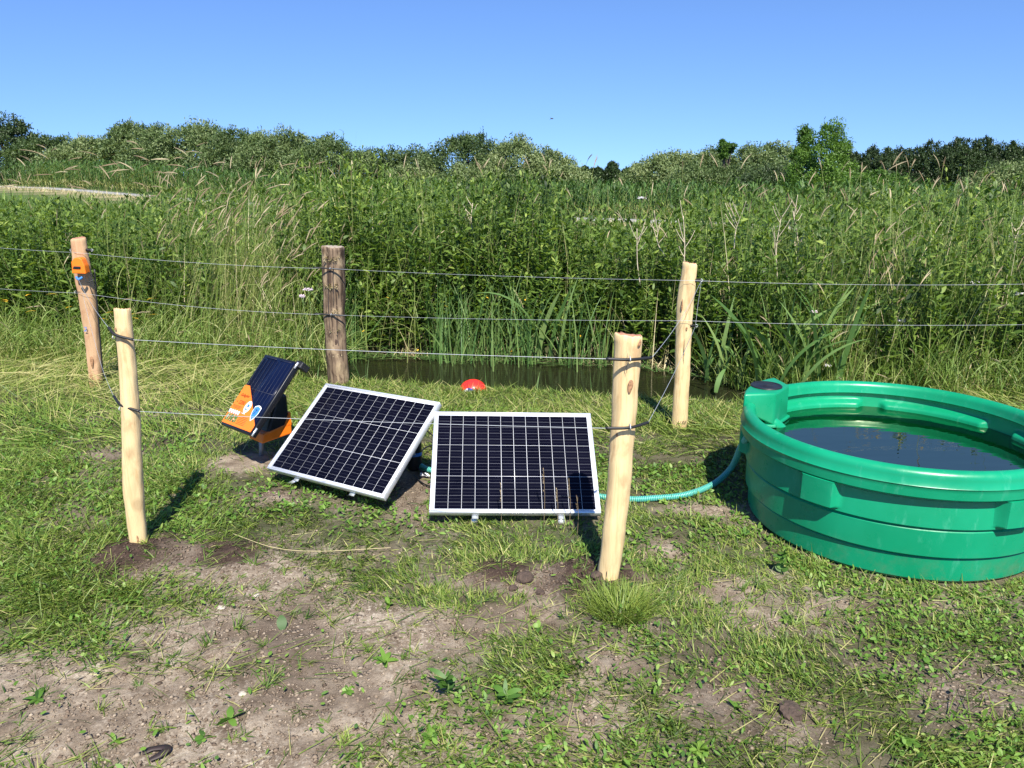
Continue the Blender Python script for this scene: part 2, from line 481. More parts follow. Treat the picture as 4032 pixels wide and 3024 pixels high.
# murky water: a reflecting surface over a half see-through, algae-tinted body
trn = nt_.nodes.new("ShaderNodeBsdfTransparent"); trn.inputs[0].default_value = (.30, .42, .20, 1)
dif = nt_.nodes.new("ShaderNodeBsdfDiffuse"); dif.inputs[0].default_value = (.085, .098, .034, 1)
gls = nt_.nodes.new("ShaderNodeBsdfGlossy"); gls.inputs["Roughness"].default_value = .02; gls.inputs[0].default_value = (.34, .36, .26, 1)
fr = nt_.nodes.new("ShaderNodeFresnel"); fr.inputs[0].default_value = 1.33
for q_ in (gls, fr): nt_.links.new(b_.inputs["Normal"].links[0].from_socket, q_.inputs["Normal"])
m1 = nt_.nodes.new("ShaderNodeMixShader"); m1.inputs[0].default_value = .34; nt_.links.new(dif.outputs[0], m1.inputs[1]); nt_.links.new(trn.outputs[0], m1.inputs[2])
m2 = nt_.nodes.new("ShaderNodeMixShader"); nt_.links.new(fr.outputs[0], m2.inputs[0]); nt_.links.new(m1.outputs[0], m2.inputs[1]); nt_.links.new(gls.outputs[0], m2.inputs[2])
nt_.links.new(m2.outputs[0], nt_.nodes["Material Output"].inputs["Surface"])

# ------------------------------------------------------------------ ground
DX0, DX1 = -2.5, 2.9
def ditch_c(x): return 6.72 - .2 * x
def ditch_mask(x, y):
    q = y - ditch_c(x); d = np.abs(q) + .12 * (fbm(x, y, 2.2, 3, 5) - .5) - .26 * (q < 0)
    m = 1 - sstep(.46, .80, d)
    return m * sstep(DX0 - .4, DX0 + .3, x) * (1 - sstep(DX1 - .3, DX1 + .4, x))

MOUNDS = [(-1.66, 3.02, .34, .045), (.36, 2.80, .30, .045), (-.05, 2.93, .22, .03), (-1.25, 3.05, .22, .02)]
TRACK_A = np.array([9.0, 24.5]); TRACK_B = np.array([-44.0, 64.0])
tdir = (TRACK_B - TRACK_A) / np.linalg.norm(TRACK_B - TRACK_A)
tnor = np.array([-tdir[1], tdir[0]])
if tnor[1] < 0: tnor = -tnor
def track_d(x, y): return (x - TRACK_A[0]) * tnor[0] + (y - TRACK_A[1]) * tnor[1]

def big_z(x, y):
    return .75 * sstep(22, 62, y) * sstep(-2, -34, x) * (1 - sstep(120, 300, y))

# bare-earth spots, given where the photo shows them on the ground: (u, v, ru, rv, weight)
BARE = [(500, 2880, 900, 230, 1.3), (1250, 2800, 520, 300, 1.05), (1050, 2520, 480, 120, 1.1), (1650, 2480, 460, 110, .85), (620, 2200, 300, 80, 1.25),
        (1000, 2280, 330, 75, .8), (2120, 2290, 380, 60, 1.2), (1900, 2900, 420, 160, .62), (2300, 2830, 160, 130, .7), (3850, 2760, 300, 170, .75),
        (3150, 2450, 330, 60, .5), (3500, 2620, 300, 60, .45), (1000, 1830, 230, 45, .9), (1620, 1930, 90, 80, 1.1), (1080, 1960, 180, 80, .65), (2620, 2180, 180, 60, .6),
        (2700, 2010, 180, 40, .7), (2900, 2330, 200, 60, .35), (3300, 2380, 120, 35, .7), (3700, 2380, 140, 40, .5), (450, 1800, 160, 25, .5), (1450, 2180, 300, 40, .35),
        (2420, 2600, 140, 80, .5), (2850, 2750, 260, 90, .45), (3200, 2850, 260, 120, .35), (150, 2700, 300, 120, .8), (2050, 2420, 240, 60, .7)]
def bareness(x, y):
    u, v = to_px(np.stack([x, y, 0 * x], 1))
    b = np.zeros(len(x))
    for (cu, cv, ru, rv, w) in BARE:
        b = np.maximum(b, w * np.exp(-((u - cu) / ru) ** 2 - ((v - cv) / rv) ** 2))
    b = np.where(y < 1.6, np.maximum(b, .7), b)
    n = fbm(x, y, 2.6, 4, 11)
    return np.clip(b + (n - .5) * 1.1, 0, 1)

def gz(x, y):
    x = np.asarray(x, float); y = np.asarray(y, float)
    near = 1 - sstep(7, 10, y)
    z = (fbm(x, y, 1.4, 3, 3) - .5) * .03 * near
    z = z + (fbm(x, y, 9, 4, 4) - .5) * .022 * near
    for (mx, my, r, h) in MOUNDS:
        z = z + h * np.exp(-((x - mx) ** 2 + (y - my) ** 2) / (r * r * .35)) * (.75 + .5 * fbm(x, y, 14, 3, 8))
    # level pad for the trough
    d = np.hypot(x - 1.81, y - 3.40)
    k = 1 - sstep(.62, .85, d)
    z = z * (1 - k) - .004 * k
    z = z - .55 * ditch_mask(x, y)
    return z + big_z(x, y)

def axis(segs):
    out = []
    for a, b, st in segs:
        out.append(np.arange(a, b, st))
    return np.concatenate(out)
xs = np.concatenate([-np.geomspace(3.4, 1500, 70)[::-1], np.arange(-3.36, 3.37, .017), np.geomspace(3.4, 1500, 70)])
ys = np.concatenate([[-60, -20, -8, -3, -1, 0, .6, .9, 1.1], np.arange(1.3, 4.6, .014), np.arange(4.6, 8.2, .03), np.geomspace(8.25, 2500, 120)])
GX, GY = np.meshgrid(xs, ys)
gx, gy = GX.ravel(), GY.ravel()
gzv = gz(gx, gy)
fine = 1 - sstep(4.8, 5.4, gy)
bare_v = bareness(gx, gy)
# small crumbs and cracks of dry soil
cr = np.abs(fbm(gx, gy, 7, 2, 21) - .5)
gzv = gzv + fine * (np.abs(gx) < 3.3) * ((fbm(gx, gy, 26, 3, 22, .7) - .5) * .013 - .006 * np.exp(-(cr / .012) ** 2) * bare_v) * (np.hypot(gx - 1.81, gy - 3.4) > .66)
ny, nx = GX.shape
ii = (np.arange(ny - 1)[:, None] * nx + np.arange(nx - 1)[None, :]).ravel()
gq = np.stack([ii, ii + 1, ii + nx + 1, ii + nx], 1)
dark = np.zeros(len(gx))
for (mx, my, r, h) in MOUNDS:
    dark = np.maximum(dark, np.exp(-((gx - mx) ** 2 + (gy - my) ** 2) / (r * r * .75)) * (.4 + 1.1 * fbm(gx, gy, 6, 4, 31)))
dark = np.maximum(np.clip(dark * 2.0 - .35, 0, 1), .55 * sstep(.5, .75, fbm(gx, gy, 1.3, 4, 33)))
veg = np.clip(np.maximum(1 - bare_v * 1.9, sstep(5.4, 6.2, gy)) * (.55 + .35 * fbm(gx, gy, 5, 3, 35)), 0, 1)
veg = np.where(gy > 5.8, np.maximum(veg, .9), veg) 
td = track_d(gx, gy)
sand = np.exp(-((td + 2.0) / 1.3) ** 2) * (gy > 15) * sstep(.35, .55, fbm(gx, gy, .5, 3, 36) + .12)
far = sstep(14, 20, gy)
g_me = np_mesh("ground", np.stack([gx, gy, gzv], 1), gq, None, {"dark": dark, "veg": veg, "sand": sand, "far": far}, smooth=True)
link("ground", g_me, M_ground, kind="structure")

# ditch water
wx = np.linspace(DX0 - .2, DX1 + .2, 40)
wv = np.concatenate([np.stack([wx, ditch_c(wx) - 1.15, 0 * wx - .15], 1), np.stack([wx, ditch_c(wx) + .80, 0 * wx - .15], 1)])
n = len(wx); i = np.arange(n - 1)
link("water", np_mesh("water", wv, np.stack([i, i + 1, n + i + 1, n + i], 1)), M_ditch, kind="structure")

# concrete farm track far behind
t = np.linspace(-8, 1, 1) if False else np.linspace(-6, 66, 90)
c0 = TRACK_A[None] + tdir[None] * t[:, None]
wob = (fbm(t, 0 * t, .3, 2, 3) - .5) * .5
bg_ = Bag()
L_ = c0 + tnor * (wob[:, None] - .45); Rr = c0 + tnor * (wob[:, None] + .45)
zl = big_z(c0[:, 0], c0[:, 1])
V = np.concatenate([np.column_stack([L_, zl - .05]), np.column_stack([L_, zl + .07]), np.column_stack([Rr, zl + .07]), np.column_stack([Rr, zl - .05])])
n = len(t); i = np.arange(n - 1); Q = []
for k in range(3): Q.append(np.stack([k * n + i, k * n + i + 1, (k + 1) * n + i + 1, (k + 1) * n + i], 1))
bg_.add(V, np.concatenate(Q))
link("path", bg_.mesh("path"), M_concrete, kind="structure")

# ------------------------------------------------------------------ lawn grass (stuff)
def scatter(n, x0, x1, y0, y1):
    return rng.uniform(x0, x1, n), rng.uniform(y0, y1, n)

def clear_of_things(x, y):
    ok = np.hypot(x - 1.81, y - 3.40) > .655
    for (px_, py_, r) in ((-1.66, 3.075, .05), (.39, 2.77, .06), (-3.285, 5.79, .06), (-1.38, 5.86, .1), (1.106, 4.78, .05)):
        ok &= np.hypot(x - px_, y - py_) > r
    return ok

bag = Bag()
for (N, y0, y1, x0, x1, wmul) in ((290000, 1.35, 3.0, -3.2, 3.2, 1.0), (265000, 3.0, 5.0, -4.6, 4.6, 1.15), (190000, 5.0, 7.0, -6.2, 6.0, 1.25)):
    x, y = scatter(N, x0, x1, y0, y1)
    inview = np.abs(x) < y * .74 + .9
    x, y = x[inview], y[inview]
    b = bareness(x, y)
    p = np.clip(1.0 - b * 1.55, .0, 1) ** 1.3
    rightthin = sstep(.25, .8, x / y) * (y < 3.0)
    p = p * (1 - .25 * rightthin) * (.12 + 1.1 * sstep(.36, .60, fbm(x, y, 6, 4, 41, .6))) + .010
    bank = ditch_c(x) - y
    keep = (rng.random(len(x)) < p) & clear_of_things(x, y) & (ditch_mask(x, y) < .45)
    x, y = x[keep], y[keep]; z = gz(x, y)
    n = len(x)
    lush = sstep(-.30, -.52, x / y) * (y < 4.2) + sstep(4.6, 6.0, y) * .8
    flow = fbm(x, y, 1.1, 2, 44) * 7 + rng.normal(0, .9, n)
    L = rng.gamma(3, .0092, n) * (1 + .6 * lush) + .010
    L = L * (1 - .62 * sstep(1.75, 1.25, ditch_c(x) - y) * (x > -1.7) * (x < 2))
    lean = np.clip(rng.normal(1.0, .40, n), .1, 1.5)
    tint = np.clip(rng.normal(.46, .27, n) + .16 * lush * (y > 4.6) + .10 * sstep(.2, .8, x / y) - .06 * (y < 2.6), 0, .84)
    straw = rng.random(n) < .05 + .05 * (y > 5) + .10 * (np.abs(x + .6) < 1.5) * (y > 4.6) * (y < 6)
    tint = np.where(straw, rng.uniform(.88, 1, n), tint)
    ribbons(bag, np.stack([x, y, z - .003], 1), L, flow, lean, rng.uniform(.1, .8, n), rng.uniform(.0026, .0056, n) * wmul, k=2, tint=tint, twist=rng.normal(0, .6, n))
link("grass", bag.mesh("grass"), M_grass, kind="stuff", label="short patchy green grass growing over the trampled soil", cat="grass")

# mown long clippings lying towards the bank
bag = Bag()
x, y = scatter(26000, -5.5, 5.2, 4.2, 7.0)
keep = (np.abs(x) < y * .74 + .4) & (ditch_mask(x, y) < .5) & clear_of_things(x, y) & (rng.random(len(x)) < sstep(4.2, 5.4, y + .4 * np.abs(x + 1) * .5)) & ((ditch_c(x) - y > rng.uniform(.95, 1.3, len(x))) | (x < -1.7) | (x > 2.0))
x, y = x[keep], y[keep]; n = len(x)
nb = sstep(2.0, 1.4, ditch_c(x) - y) * (x > -1.9) * (x < 2.1)
ribbons(bag, np.stack([x, y, gz(x, y) + rng.uniform(0, .05, n) * (1 - .7 * nb)], 1), rng.uniform(.07, .30, n) * (1 - .5 * nb), fbm(x, y, .7, 2, 51) * 5 - .5 + rng.normal(0, .6, n),
        rng.normal(1.25, .22, n) + .2 * nb, rng.uniform(0, .5, n) * (1 - nb), rng.uniform(.003, .007, n), k=4,
        tint=np.where(rng.random(n) < .22, rng.uniform(.85, 1, n), rng.uniform(.3, .8, n)), twist=rng.normal(0, .6, n))
# lush lodged grass on the left side
x, y = scatter(9000, -3.2, -1.1, 1.9, 4.3)
b = bareness(x, y)
keep = (x / y < -.40) & (b < .45) & clear_of_things(x, y)
x, y = x[keep], y[keep]; n = len(x)
ribbons(bag, np.stack([x, y, gz(x, y)], 1), rng.uniform(.04, .13, n), rng.normal(.5, .9, n), rng.normal(1.0, .3, n), rng.uniform(.1, .7, n), rng.uniform(.0025, .0045, n), k=4,
        tint=rng.uniform(.3, .72, n), twist=rng.normal(0, .6, n))
# flattened strands crossing the bare soil
x, y = scatter(2600, -2.2, 2.4, 1.7, 3.2)
b = bareness(x, y); keep = (b < .8) & clear_of_things(x, y); x, y = x[keep], y[keep]; n = len(x)
ribbons(bag, np.stack([x, y, gz(x, y) + .004], 1), rng.uniform(.06, .17, n), rng.normal(.5, .8, n), rng.normal(1.45, .08, n), rng.uniform(-.05, .15, n), rng.uniform(.002, .004, n), k=4,
        tint=np.where(rng.random(n) < .2, rng.uniform(.85, 1, n), rng.uniform(.15, .7, n)), twist=rng.normal(0, .3, n))
link("cut_grass", bag.mesh("cut_grass"), M_grass, kind="stuff", label="long flattened grass blades lying on the mown bank", cat="grass")

# extra: dense mat at the bank, tufts on the bare soil, straw at the left
bag = Bag()
x, y = scatter(90000, -2.6, 2.6, 4.6, 6.1)
k = (ditch_c(x) - y < 1.9) & (ditch_mask(x, y) < .55) & clear_of_things(x, y)
x, y = x[k], y[k]; n = len(x); z = gz(x, y)
ribbons(bag, np.stack([x, y, z - .002], 1), rng.gamma(4, .011, n), rng.uniform(0, 6.28, n), np.clip(rng.normal(1.05, .3, n), .2, 1.5), rng.uniform(0, .6, n), rng.uniform(.003, .0065, n), k=2,
        tint=np.where(rng.random(n) < .12, rng.uniform(.85, 1, n), rng.uniform(.1, .8, n)), twist=rng.normal(0, .6, n))
nt_c = 900; cx, cy = scatter(nt_c, -2.4, 2.4, 1.45, 3.6); kk = (np.abs(cx) < cy * .74 + .2) & clear_of_things(cx, cy); cx, cy = cx[kk], cy[kk]
cnt = rng.integers(5, 30, len(cx)); rep_ = np.repeat(np.arange(len(cx)), cnt); n = len(rep_)
az_ = rng.uniform(0, 6.28, n) * .6 + np.repeat(rng.uniform(0, 6.28, len(cx)), cnt)
x, y = cx[rep_] + rng.normal(0, .007, n), cy[rep_] + rng.normal(0, .007, n)
sz = np.repeat(rng.uniform(.5, 1.5, len(cx)), cnt)
ribbons(bag, np.stack([x, y, gz(x, y) - .002], 1), rng.uniform(.02, .065, n) * sz, az_, rng.normal(1.05, .28, n), rng.uniform(.0, .6, n), rng.uniform(.0022, .0045, n), k=3,
        tint=np.clip(np.repeat(rng.uniform(.15, .75, len(cx)), cnt) + rng.normal(0, .1, n), 0, 1), twist=rng.normal(0, .5, n))
x, y = scatter(2600, -5.4, -1.9, 5.2, 7.3); n = len(x)
ribbons(bag, np.stack([x, y, gz(x, y) + rng.uniform(0, .12, n)], 1), rng.uniform(.15, .45, n), rng.normal(.4, .9, n), rng.normal(1.35, .2, n), rng.uniform(0, .4, n), rng.uniform(.003, .006, n), k=4, tint=rng.uniform(.8, 1, n), twist=rng.normal(0, .6, n))
n = 420; x = -.29 + rng.normal(0, .16, n); y = 5.55 + rng.normal(0, .05, n)
ribbons(bag, np.stack([x, y, gz(x, y)], 1), rng.uniform(.04, .11, n), rng.uniform(0, 6.28, n), rng.normal(.7, .35, n), rng.uniform(0, .9, n), rng.uniform(.003, .006, n), k=3, tint=rng.uniform(.3, 1, n), twist=rng.normal(0, .6, n))
link("turf_tufts", bag.mesh("turf_tufts"), M_grass, kind="stuff", label="small tufts and mats of grass on the bank and on the bare soil", cat="grass")


bag = Bag()
for (N, y0, y1, xr, sz) in ((42000, 1.45, 3.1, 2.7, 1.0), (46000, 3.1, 5.2, 4.0, 1.25)):
    x, y = scatter(N, -xr, xr, y0, y1)
    b = bareness(x, y)
    p = np.clip(1 - b * 1.45, 0, 1) * sstep(.40, .62, fbm(x, y, 2.0, 3, 61) + .12 * sstep(0, .7, x / y)) + .015
    keep = (np.abs(x) < y * .74 + .3) & (rng.random(len(x)) < p) & clear_of_things(x, y)
    x, y = x[keep], y[keep]; n = len(x)
    ribbons(bag, np.stack([x, y, gz(x, y) + rng.uniform(0, .02, n)], 1), rng.uniform(.010, .026, n) * sz, rng.uniform(0, 6.28, n), rng.normal(1.0, .3, n), rng.uniform(.0, .8, n),
            rng.uniform(.006, .013, n) * sz, k=3, prof='leaf', tint=np.clip(rng.normal(.5, .22, n) + .1 * sstep(.2, .8, x / y), 0, 1), twist=rng.normal(0, .4, n))
link("ground_cover", bag.mesh("ground_cover"), M_small, kind="stuff", label="tiny broad clover and knotweed leaves creeping over the soil", cat="ground cover")

# crumbs of soil
bag = Bag()
N = 110000
x, y = scatter(N, -2.8, 2.8, 1.4, 3.9)
b = bareness(x, y)
keep = (rng.random(N) < b * .9 + .05) & (np.abs(x) < y * .74 + .3) & clear_of_things(x, y)
x, y = x[keep], y[keep]; n = len(x)
r = np.minimum(rng.gamma(1.5, .0017, n) + .0010, .0085)
octv = np.array([[1, 0, 0], [-1, 0, 0], [0, 1, 0], [0, -1, 0], [0, 0, 1], [0, 0, -1.]])
octt = np.array([[0, 2, 4], [2, 1, 4], [1, 3, 4], [3, 0, 4], [2, 0, 5], [1, 2, 5], [3, 1, 5], [0, 3, 5]])
V = octv[None] * rng.uniform(.6, 1.35, (n, 6, 1)) * r[:, None, None] * np.stack([rng.uniform(.8, 1.5, n), rng.uniform(.8, 1.5, n), rng.uniform(.35, .8, n)], 1)[:, None, :]
a = rng.uniform(0, 6.28, n); ca, sa = np.cos(a)[:, None], np.sin(a)[:, None]
V = np.stack([V[..., 0] * ca - V[..., 1] * sa, V[..., 0] * sa + V[..., 1] * ca, V[..., 2]], 2) + np.stack([x, y, gz(x, y) + r * .2], 1)[:, None, :]
dk = np.zeros(n)
for (mx, my, rr, h) in MOUNDS: dk = np.maximum(dk, np.exp(-((x - mx) ** 2 + (y - my) ** 2) / (rr * rr * .8)))
tint = np.clip(rng.normal(.55, .22, n), 0, 1) * (1 - dk * .85)
fl_n = fbm(x, y, 3.2, 3, 66); isf = (rng.random(n) < sstep(.42, .62, fl_n)) & (dk < .4)
tint = np.where(isf, rng.uniform(.50, .82, n), tint)
V[isf, :, 2] = (V[isf, :, 2] - (gz(x, y) + r * .2)[isf, None]) * .35 + (gz(x, y) + r * .2)[isf, None]
cxy_ = np.stack([x, y], 1)[isf, None, :]; V[isf, :, :2] = (V[isf, :, :2] - cxy_) * 1.05 + cxy_
bag.add(V.reshape(-1, 3), None, (octt[None] + (np.arange(n) * 6)[:, None, None]).reshape(-1, 3), np.repeat(tint, 6))
link("soil_crumbs", bag.mesh("soil_crumbs"), M_crumb, kind="stuff", label="small crumbs of dry earth and grit on the bare ground", cat="soil")

# ------------------------------------------------------------------ tall vegetation
def veg_front(x):
    return np.interp(x, [-9, -5, -3.6, -2.6, -1.9, -1.4, 0, 1.0, 1.7, 2.0, 2.6, 3.6, 5, 9],
                     [7.4, 7.3, 7.1, 7.15, 7.42, 7.50, 7.36, 7.15, 6.75, 6.3, 5.95, 5.7, 5.6, 5.6])
def veg_h(x, y):
    t = x / y
    h = 1.46 + .16 * (fbm(x, y, .9, 3, 71) - .5) * 2
    h = h + .34 * (fbm(x, y, 2.4, 2, 77) - .5) + .30 * (fbm(x, y, .7, 2, 76) - .5) - .04
    h = h + .22 * np.exp(-((t + .21) / .035) ** 2 - ((y - 8.6) / 1.2) ** 2)
    h = h - .10 * sstep(-.42, -.52, t) + .10 * np.exp(-((t + .22) / .10) ** 2) + .07 * np.exp(-((t - .0) / .05) ** 2)
    gap = sstep(.035, .075, t) * (1 - sstep(.18, .26, t))
    h = h * (1 - gap) + gap * np.where(y < 9.5, 1.18 + .1 * fbm(x, y, 2, 2, 72), np.maximum(.35, 1.15 - (y - 9.5) * .22))
    lg = sstep(-.44, -.50, t)
    h = h * (1 - lg) + lg * np.minimum(h, np.where(y < 9, 1.38, 1.28 - (y - 9) * .02))
    edge = sstep(-.05, .5, y - veg_front(x))
    return h * (.55 + .45 * edge)

herb = Bag(); stems = Bag()
def herbs(x, y, h, leaf=1.0, nl=34, tb=.0):
    n = len(x)
    base = np.stack([x, y, np.maximum(gz(x, y), -.16)], 1)
    az = rng.uniform(0, 6.28, n); lean = np.abs(rng.normal(.04, .07, n)); curv = rng.uniform(0, .30, n)
    ribbons(stems, base, h, az, lean, curv, .006, k=3, prof='flat', tint=rng.uniform(0, .6, n))
    m = n * nl
    f = np.tile(np.linspace(.14, .99, nl), n) + rng.normal(0, .01, m)
    f = np.clip(f, 0, 1)
    rep = np.repeat(np.arange(n), nl)
    p = ribbon_point(base[rep], h[rep], az[rep], lean[rep], curv[rep], f)
    phi = np.repeat(rng.uniform(0, 6.28, n), nl) + np.tile(np.arange(nl) * (np.pi / 2 + .35) , n) + rng.normal(0, .3, m)
    Ll = (rng.uniform(.055, .115, m) * (1.15 - .55 * f)) * leaf
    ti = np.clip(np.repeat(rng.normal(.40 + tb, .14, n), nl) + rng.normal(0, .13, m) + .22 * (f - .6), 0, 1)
    ribbons(herb, p, Ll, phi, rng.normal(.95, .25, m) - .35 * (f > .9), rng.uniform(.2, 1.0, m), Ll * rng.uniform(.26, .42, m), k=3, prof='leaf', tint=ti, twist=rng.normal(0, .35, m))

def bed(n, d0, d1, xr):
    x = rng.uniform(-xr, xr, n); y = veg_front(x) + rng.uniform(0, 1, n) ** 1.1 * (d1 - d0) + d0
    k = np.abs(x) < y * .72 + .5
    return x[k], y[k]
# front face, dense
x, y = bed(1700, 0, 1.1, 7.0)
c = fbm(x, y, .8, 2, 81)
grassy = np.exp(-((x / y + .36) / .12) ** 2) * .97 + sstep(.30, .42, x / y) * .62
k = rng.random(len(x)) > grassy
x, y = x[k], y[k]
herbs(x, y, veg_h(x, y) * rng.uniform(.62, 1.04, len(x)), 1.22, 34, .05)
x, y = bed(1500, .9, 3.6, 8.6)
k = rng.random(len(x)) > .9 * np.exp(-((x / y + .34) / .10) ** 2)
x, y = x[k], y[k]
herbs(x, y, veg_h(x, y) * rng.uniform(.78, 1.06, len(x)), 1.3, 26, .03)
x = rng.normal(.12, .32, 120); y = rng.normal(9.4, .35, 120)
herbs(x, y, rng.uniform(1.35, 1.66, 120), 1.1, 40, -.36)
x = rng.normal(-1.75, .45, 60); y = rng.normal(8.6, .5, 60)
herbs(x, y, rng.uniform(1.5, 1.80, 60), 1.2, 34, .12)
x, y = bed(1800, 3.4, 13, 17)
herbs(x, y, veg_h(x, y) * rng.uniform(.8, 1.02, len(x)), 1.6, 16, -.02)
x, y = bed(2400, 12, 30, 30)
k = track_d(x, y) < -2.6
x, y = x[k], y[k]
hh = veg_h(x, y) * rng.uniform(.7, 1.0, len(x)) * (1 - .35 * sstep(16, 26, y))
herbs(x, y, hh, 2.4, 12, .0)
herb_dark, herb = herb, Bag()
x, y = bed(2300, .0, 4.5, 8.6)
k = (fbm(x, y, .9, 3, 79) > .50) & (rng.random(len(x)) > .9 * np.exp(-((x / y + .35) / .11) ** 2)); x, y = x[k], y[k]
herbs(x, y, veg_h(x, y) * rng.uniform(.7, 1.12, len(x)), .85, 44, .28)
link("light_herbs", herb.mesh("light_herbs"), M_herb, kind="stuff", label="lighter narrow-leaved herbs growing in clumps among the tall nettles", cat="herbs")
herb = herb_dark
link("tall_herbs", herb.mesh("tall_herbs"), M_herb, kind="stuff", label="dense wall of tall leafy nettles and herbs beyond the ditch", cat="herbs")
link("herb_stems", stems.mesh("herb_stems"), M_meadow, kind="stuff", label="thin stems standing among the tall herbs", cat="stems")

dd_ = Bag(); x, y = bed(900, -.05, 2.2, 7.5); n = len(x)
ribbons(dd_, np.stack([x, y, np.maximum(gz(x, y), -.15)], 1), veg_h(x, y) * rng.uniform(.5, 1.12, n), rng.uniform(0, 6.28, n), np.abs(rng.normal(.1, .16, n)), rng.uniform(0, .9, n), rng.uniform(.004, .009, n), k=5, tint=rng.uniform(0, 1, n), twist=rng.normal(0, .6, n))
x = rng.uniform(-1.9, 3.8, 700); y = veg_front(x) + rng.uniform(-.1, .25, 700)
ribbons(dd_, np.stack([x, y, np.maximum(gz(x, y), -.14)], 1), rng.uniform(.1, .4, 700), rng.uniform(0, 6.28, 700), rng.uniform(.6, 1.5, 700), rng.uniform(0, .5, 700), rng.uniform(.004, .010, 700), k=3, tint=rng.uniform(0, .8, 700))
link("dead_stems", dd_.mesh("dead_stems"), M_straw, kind="stuff", label="dry straw coloured stems mixed through the green herbs of the bank", cat="dead stems")

# meadow grasses with blades, and their seed heads
gr = Bag(); sd = Bag()
def tallgrass(x, y, h, wind=.5, seeds=.35, wmul=1., spread=.55, tint0=.45, headlen=1., headlean=None):
    n = len(x)
    base = np.stack([x, y, np.maximum(gz(x, y), -.14)], 1)
    az = rng.normal(0.15, spread, n)
    lean = np.abs(rng.normal(.12, .12, n)) * wind * 2; curv = rng.uniform(.1, .8, n) * wind * 2
    ti = np.clip(rng.normal(tint0, .16, n), 0, .85); dry = rng.random(n) < .07; ti = np.where(dry, rng.uniform(.85, 1, n), ti)
    ribbons(gr, base, h, az, lean, curv, rng.uniform(.005, .010, n) * wmul, k=6, tint=ti, twist=rng.normal(0, .7, n))
    # extra leaves leaving the stem half way
    m = rng.random(n) < .8; f = rng.uniform(.2, .7, n)[m]
    p = ribbon_point(base[m], h[m], az[m], lean[m], curv[m], f); q = len(p)
    ribbons(gr, p, h[m] * rng.uniform(.2, .4, q), rng.uniform(0, 6.28, q), rng.uniform(.3, .8, q), rng.uniform(.5, 1.6, q), rng.uniform(.005, .010, q) * wmul, k=4, tint=np.clip(ti[m] + .05, 0, .85), twist=rng.normal(0, .5, q))
    s = rng.random(n) < seeds
    heads(base[s], h[s], az[s], lean[s], curv[s], headlen)
def heads(base, h, az, lean, curv, hl=1., cap=1.68):
    q = len(base)
    if not q: return
    h2_ = h * rng.uniform(1.08, 1.22, q)
    if cap:
        tz = ribbon_point(base, h2_, az, lean, curv, np.ones(q))[:, 2]
        h2_ = h2_ * np.minimum(1, cap / np.maximum(tz, .1))
    ribbons(gr, base, h2_, az, lean, curv, .0035, k=6, prof='flat', tint=rng.uniform(.6, .9, q))
    tip = ribbon_point(base, h2_, az, lean, curv, np.ones(q))
    L = rng.uniform(.09, .17, q) * hl; ti = rng.uniform(.35, 1, q)
    for tw in (0, 1.57):
        ribbons(sd, tip, L, az, lean + curv, rng.uniform(.15, .7, q), rng.uniform(.006, .012, q), k=4, prof='leaf', tint=ti, twist=tw)

# left of the ditch: long leaning grass
x, y = bed(7500, -.35, 2.0, 7.0)
w = np.exp(-((x / y + .355) / .13) ** 2)
k = rng.random(len(x)) < w
x, y = x[k], y[k]
tallgrass(x, y, rng.uniform(.75, 1.55, len(x)) * (.75 + .25 * sstep(-.2, .6, y - veg_front(x))), .42, .16, 1., .7, .66)
# right of the ditch
x, y = bed(7200, -.15, 1.8, 7.0)
w = sstep(.27, .36, x / y)
k = rng.random(len(x)) < w * .95
x, y = x[k], y[k]
tallgrass(x, y, rng.uniform(.6, 1.5, len(x)) * (.6 + .4 * sstep(-.2, .6, y - veg_front(x))), .40, .06, 1., 1.6, .50)
# scattered among the herbs and further off
x, y = bed(4200, -.1, 4, 9)
k = fbm(x, y, 1.1, 3, 78) > .50; x, y = x[k], y[k]
tallgrass(x, y, veg_h(x, y) * rng.uniform(.6, 1.10, len(x)), .3, .05, 1.2, 2.0, .62)
x, y = bed(900, 0, 5, 9)
tallgrass(x, y, veg_h(x, y) * rng.uniform(.8, 1.15, len(x)), .22, .12, .9, 2.0, .6)
x, y = bed(2600, 5, 22, 24)
k = track_d(x, y) < -1.6
x, y = x[k], y[k]
tallgrass(x, y, veg_h(x, y) * rng.uniform(.6, 1.02, len(x)), .3, .15, 2.2, 2.0, .5)
# left fore edge: medium lodged grass in front of the herbs
x = rng.uniform(-6.2, -1.55, 2600); y = veg_front(x) - rng.uniform(-.2, .75, 2600)
tallgrass(x, y, rng.uniform(.25, .7, len(x)), 1.1, .02, .9, 1.6, .55)
x = rng.uniform(1.7, 5.6, 2000); y = veg_front(x) - rng.uniform(-.2, .35, 2000)
tallgrass(x, y, rng.uniform(.2, .55, len(x)), .8, .02, .9, 2.4, .5)
# arching seed heads against the hedge on the left, upright tan heads, loose ones at right
def head_patch(n, u0, u1, v0, v1, Y0, Y1, az0, lean0, curv0, hl, tilt=.15):
    u = rng.uniform(u0, u1, n); v = rng.uniform(v0, v1, n); Y = rng.uniform(Y0, Y1, n)
    tip = np.array([at_y(a, b, c) for a, b, c in zip(u, v, Y)])
    az = rng.normal(az0, tilt * 2, n); lean = np.abs(rng.normal(lean0, .08, n)); curv = np.abs(rng.normal(curv0, .2, n))
    h = np.ones(n); o = ribbon_point(np.zeros((n, 3)), h, az, lean, curv, np.ones(n))
    H = (tip[:, 2] - 0.02) / np.maximum(o[:, 2], .3) / 1.12
    base = np.stack([tip[:, 0] - o[:, 0] * H * 1.12, tip[:, 1] - o[:, 1] * H * 1.12, 0 * H], 1)
    base[:, 2] = np.maximum(gz(base[:, 0], base[:, 1]), -.1)
    heads(base, H, az, lean, curv, hl, None)
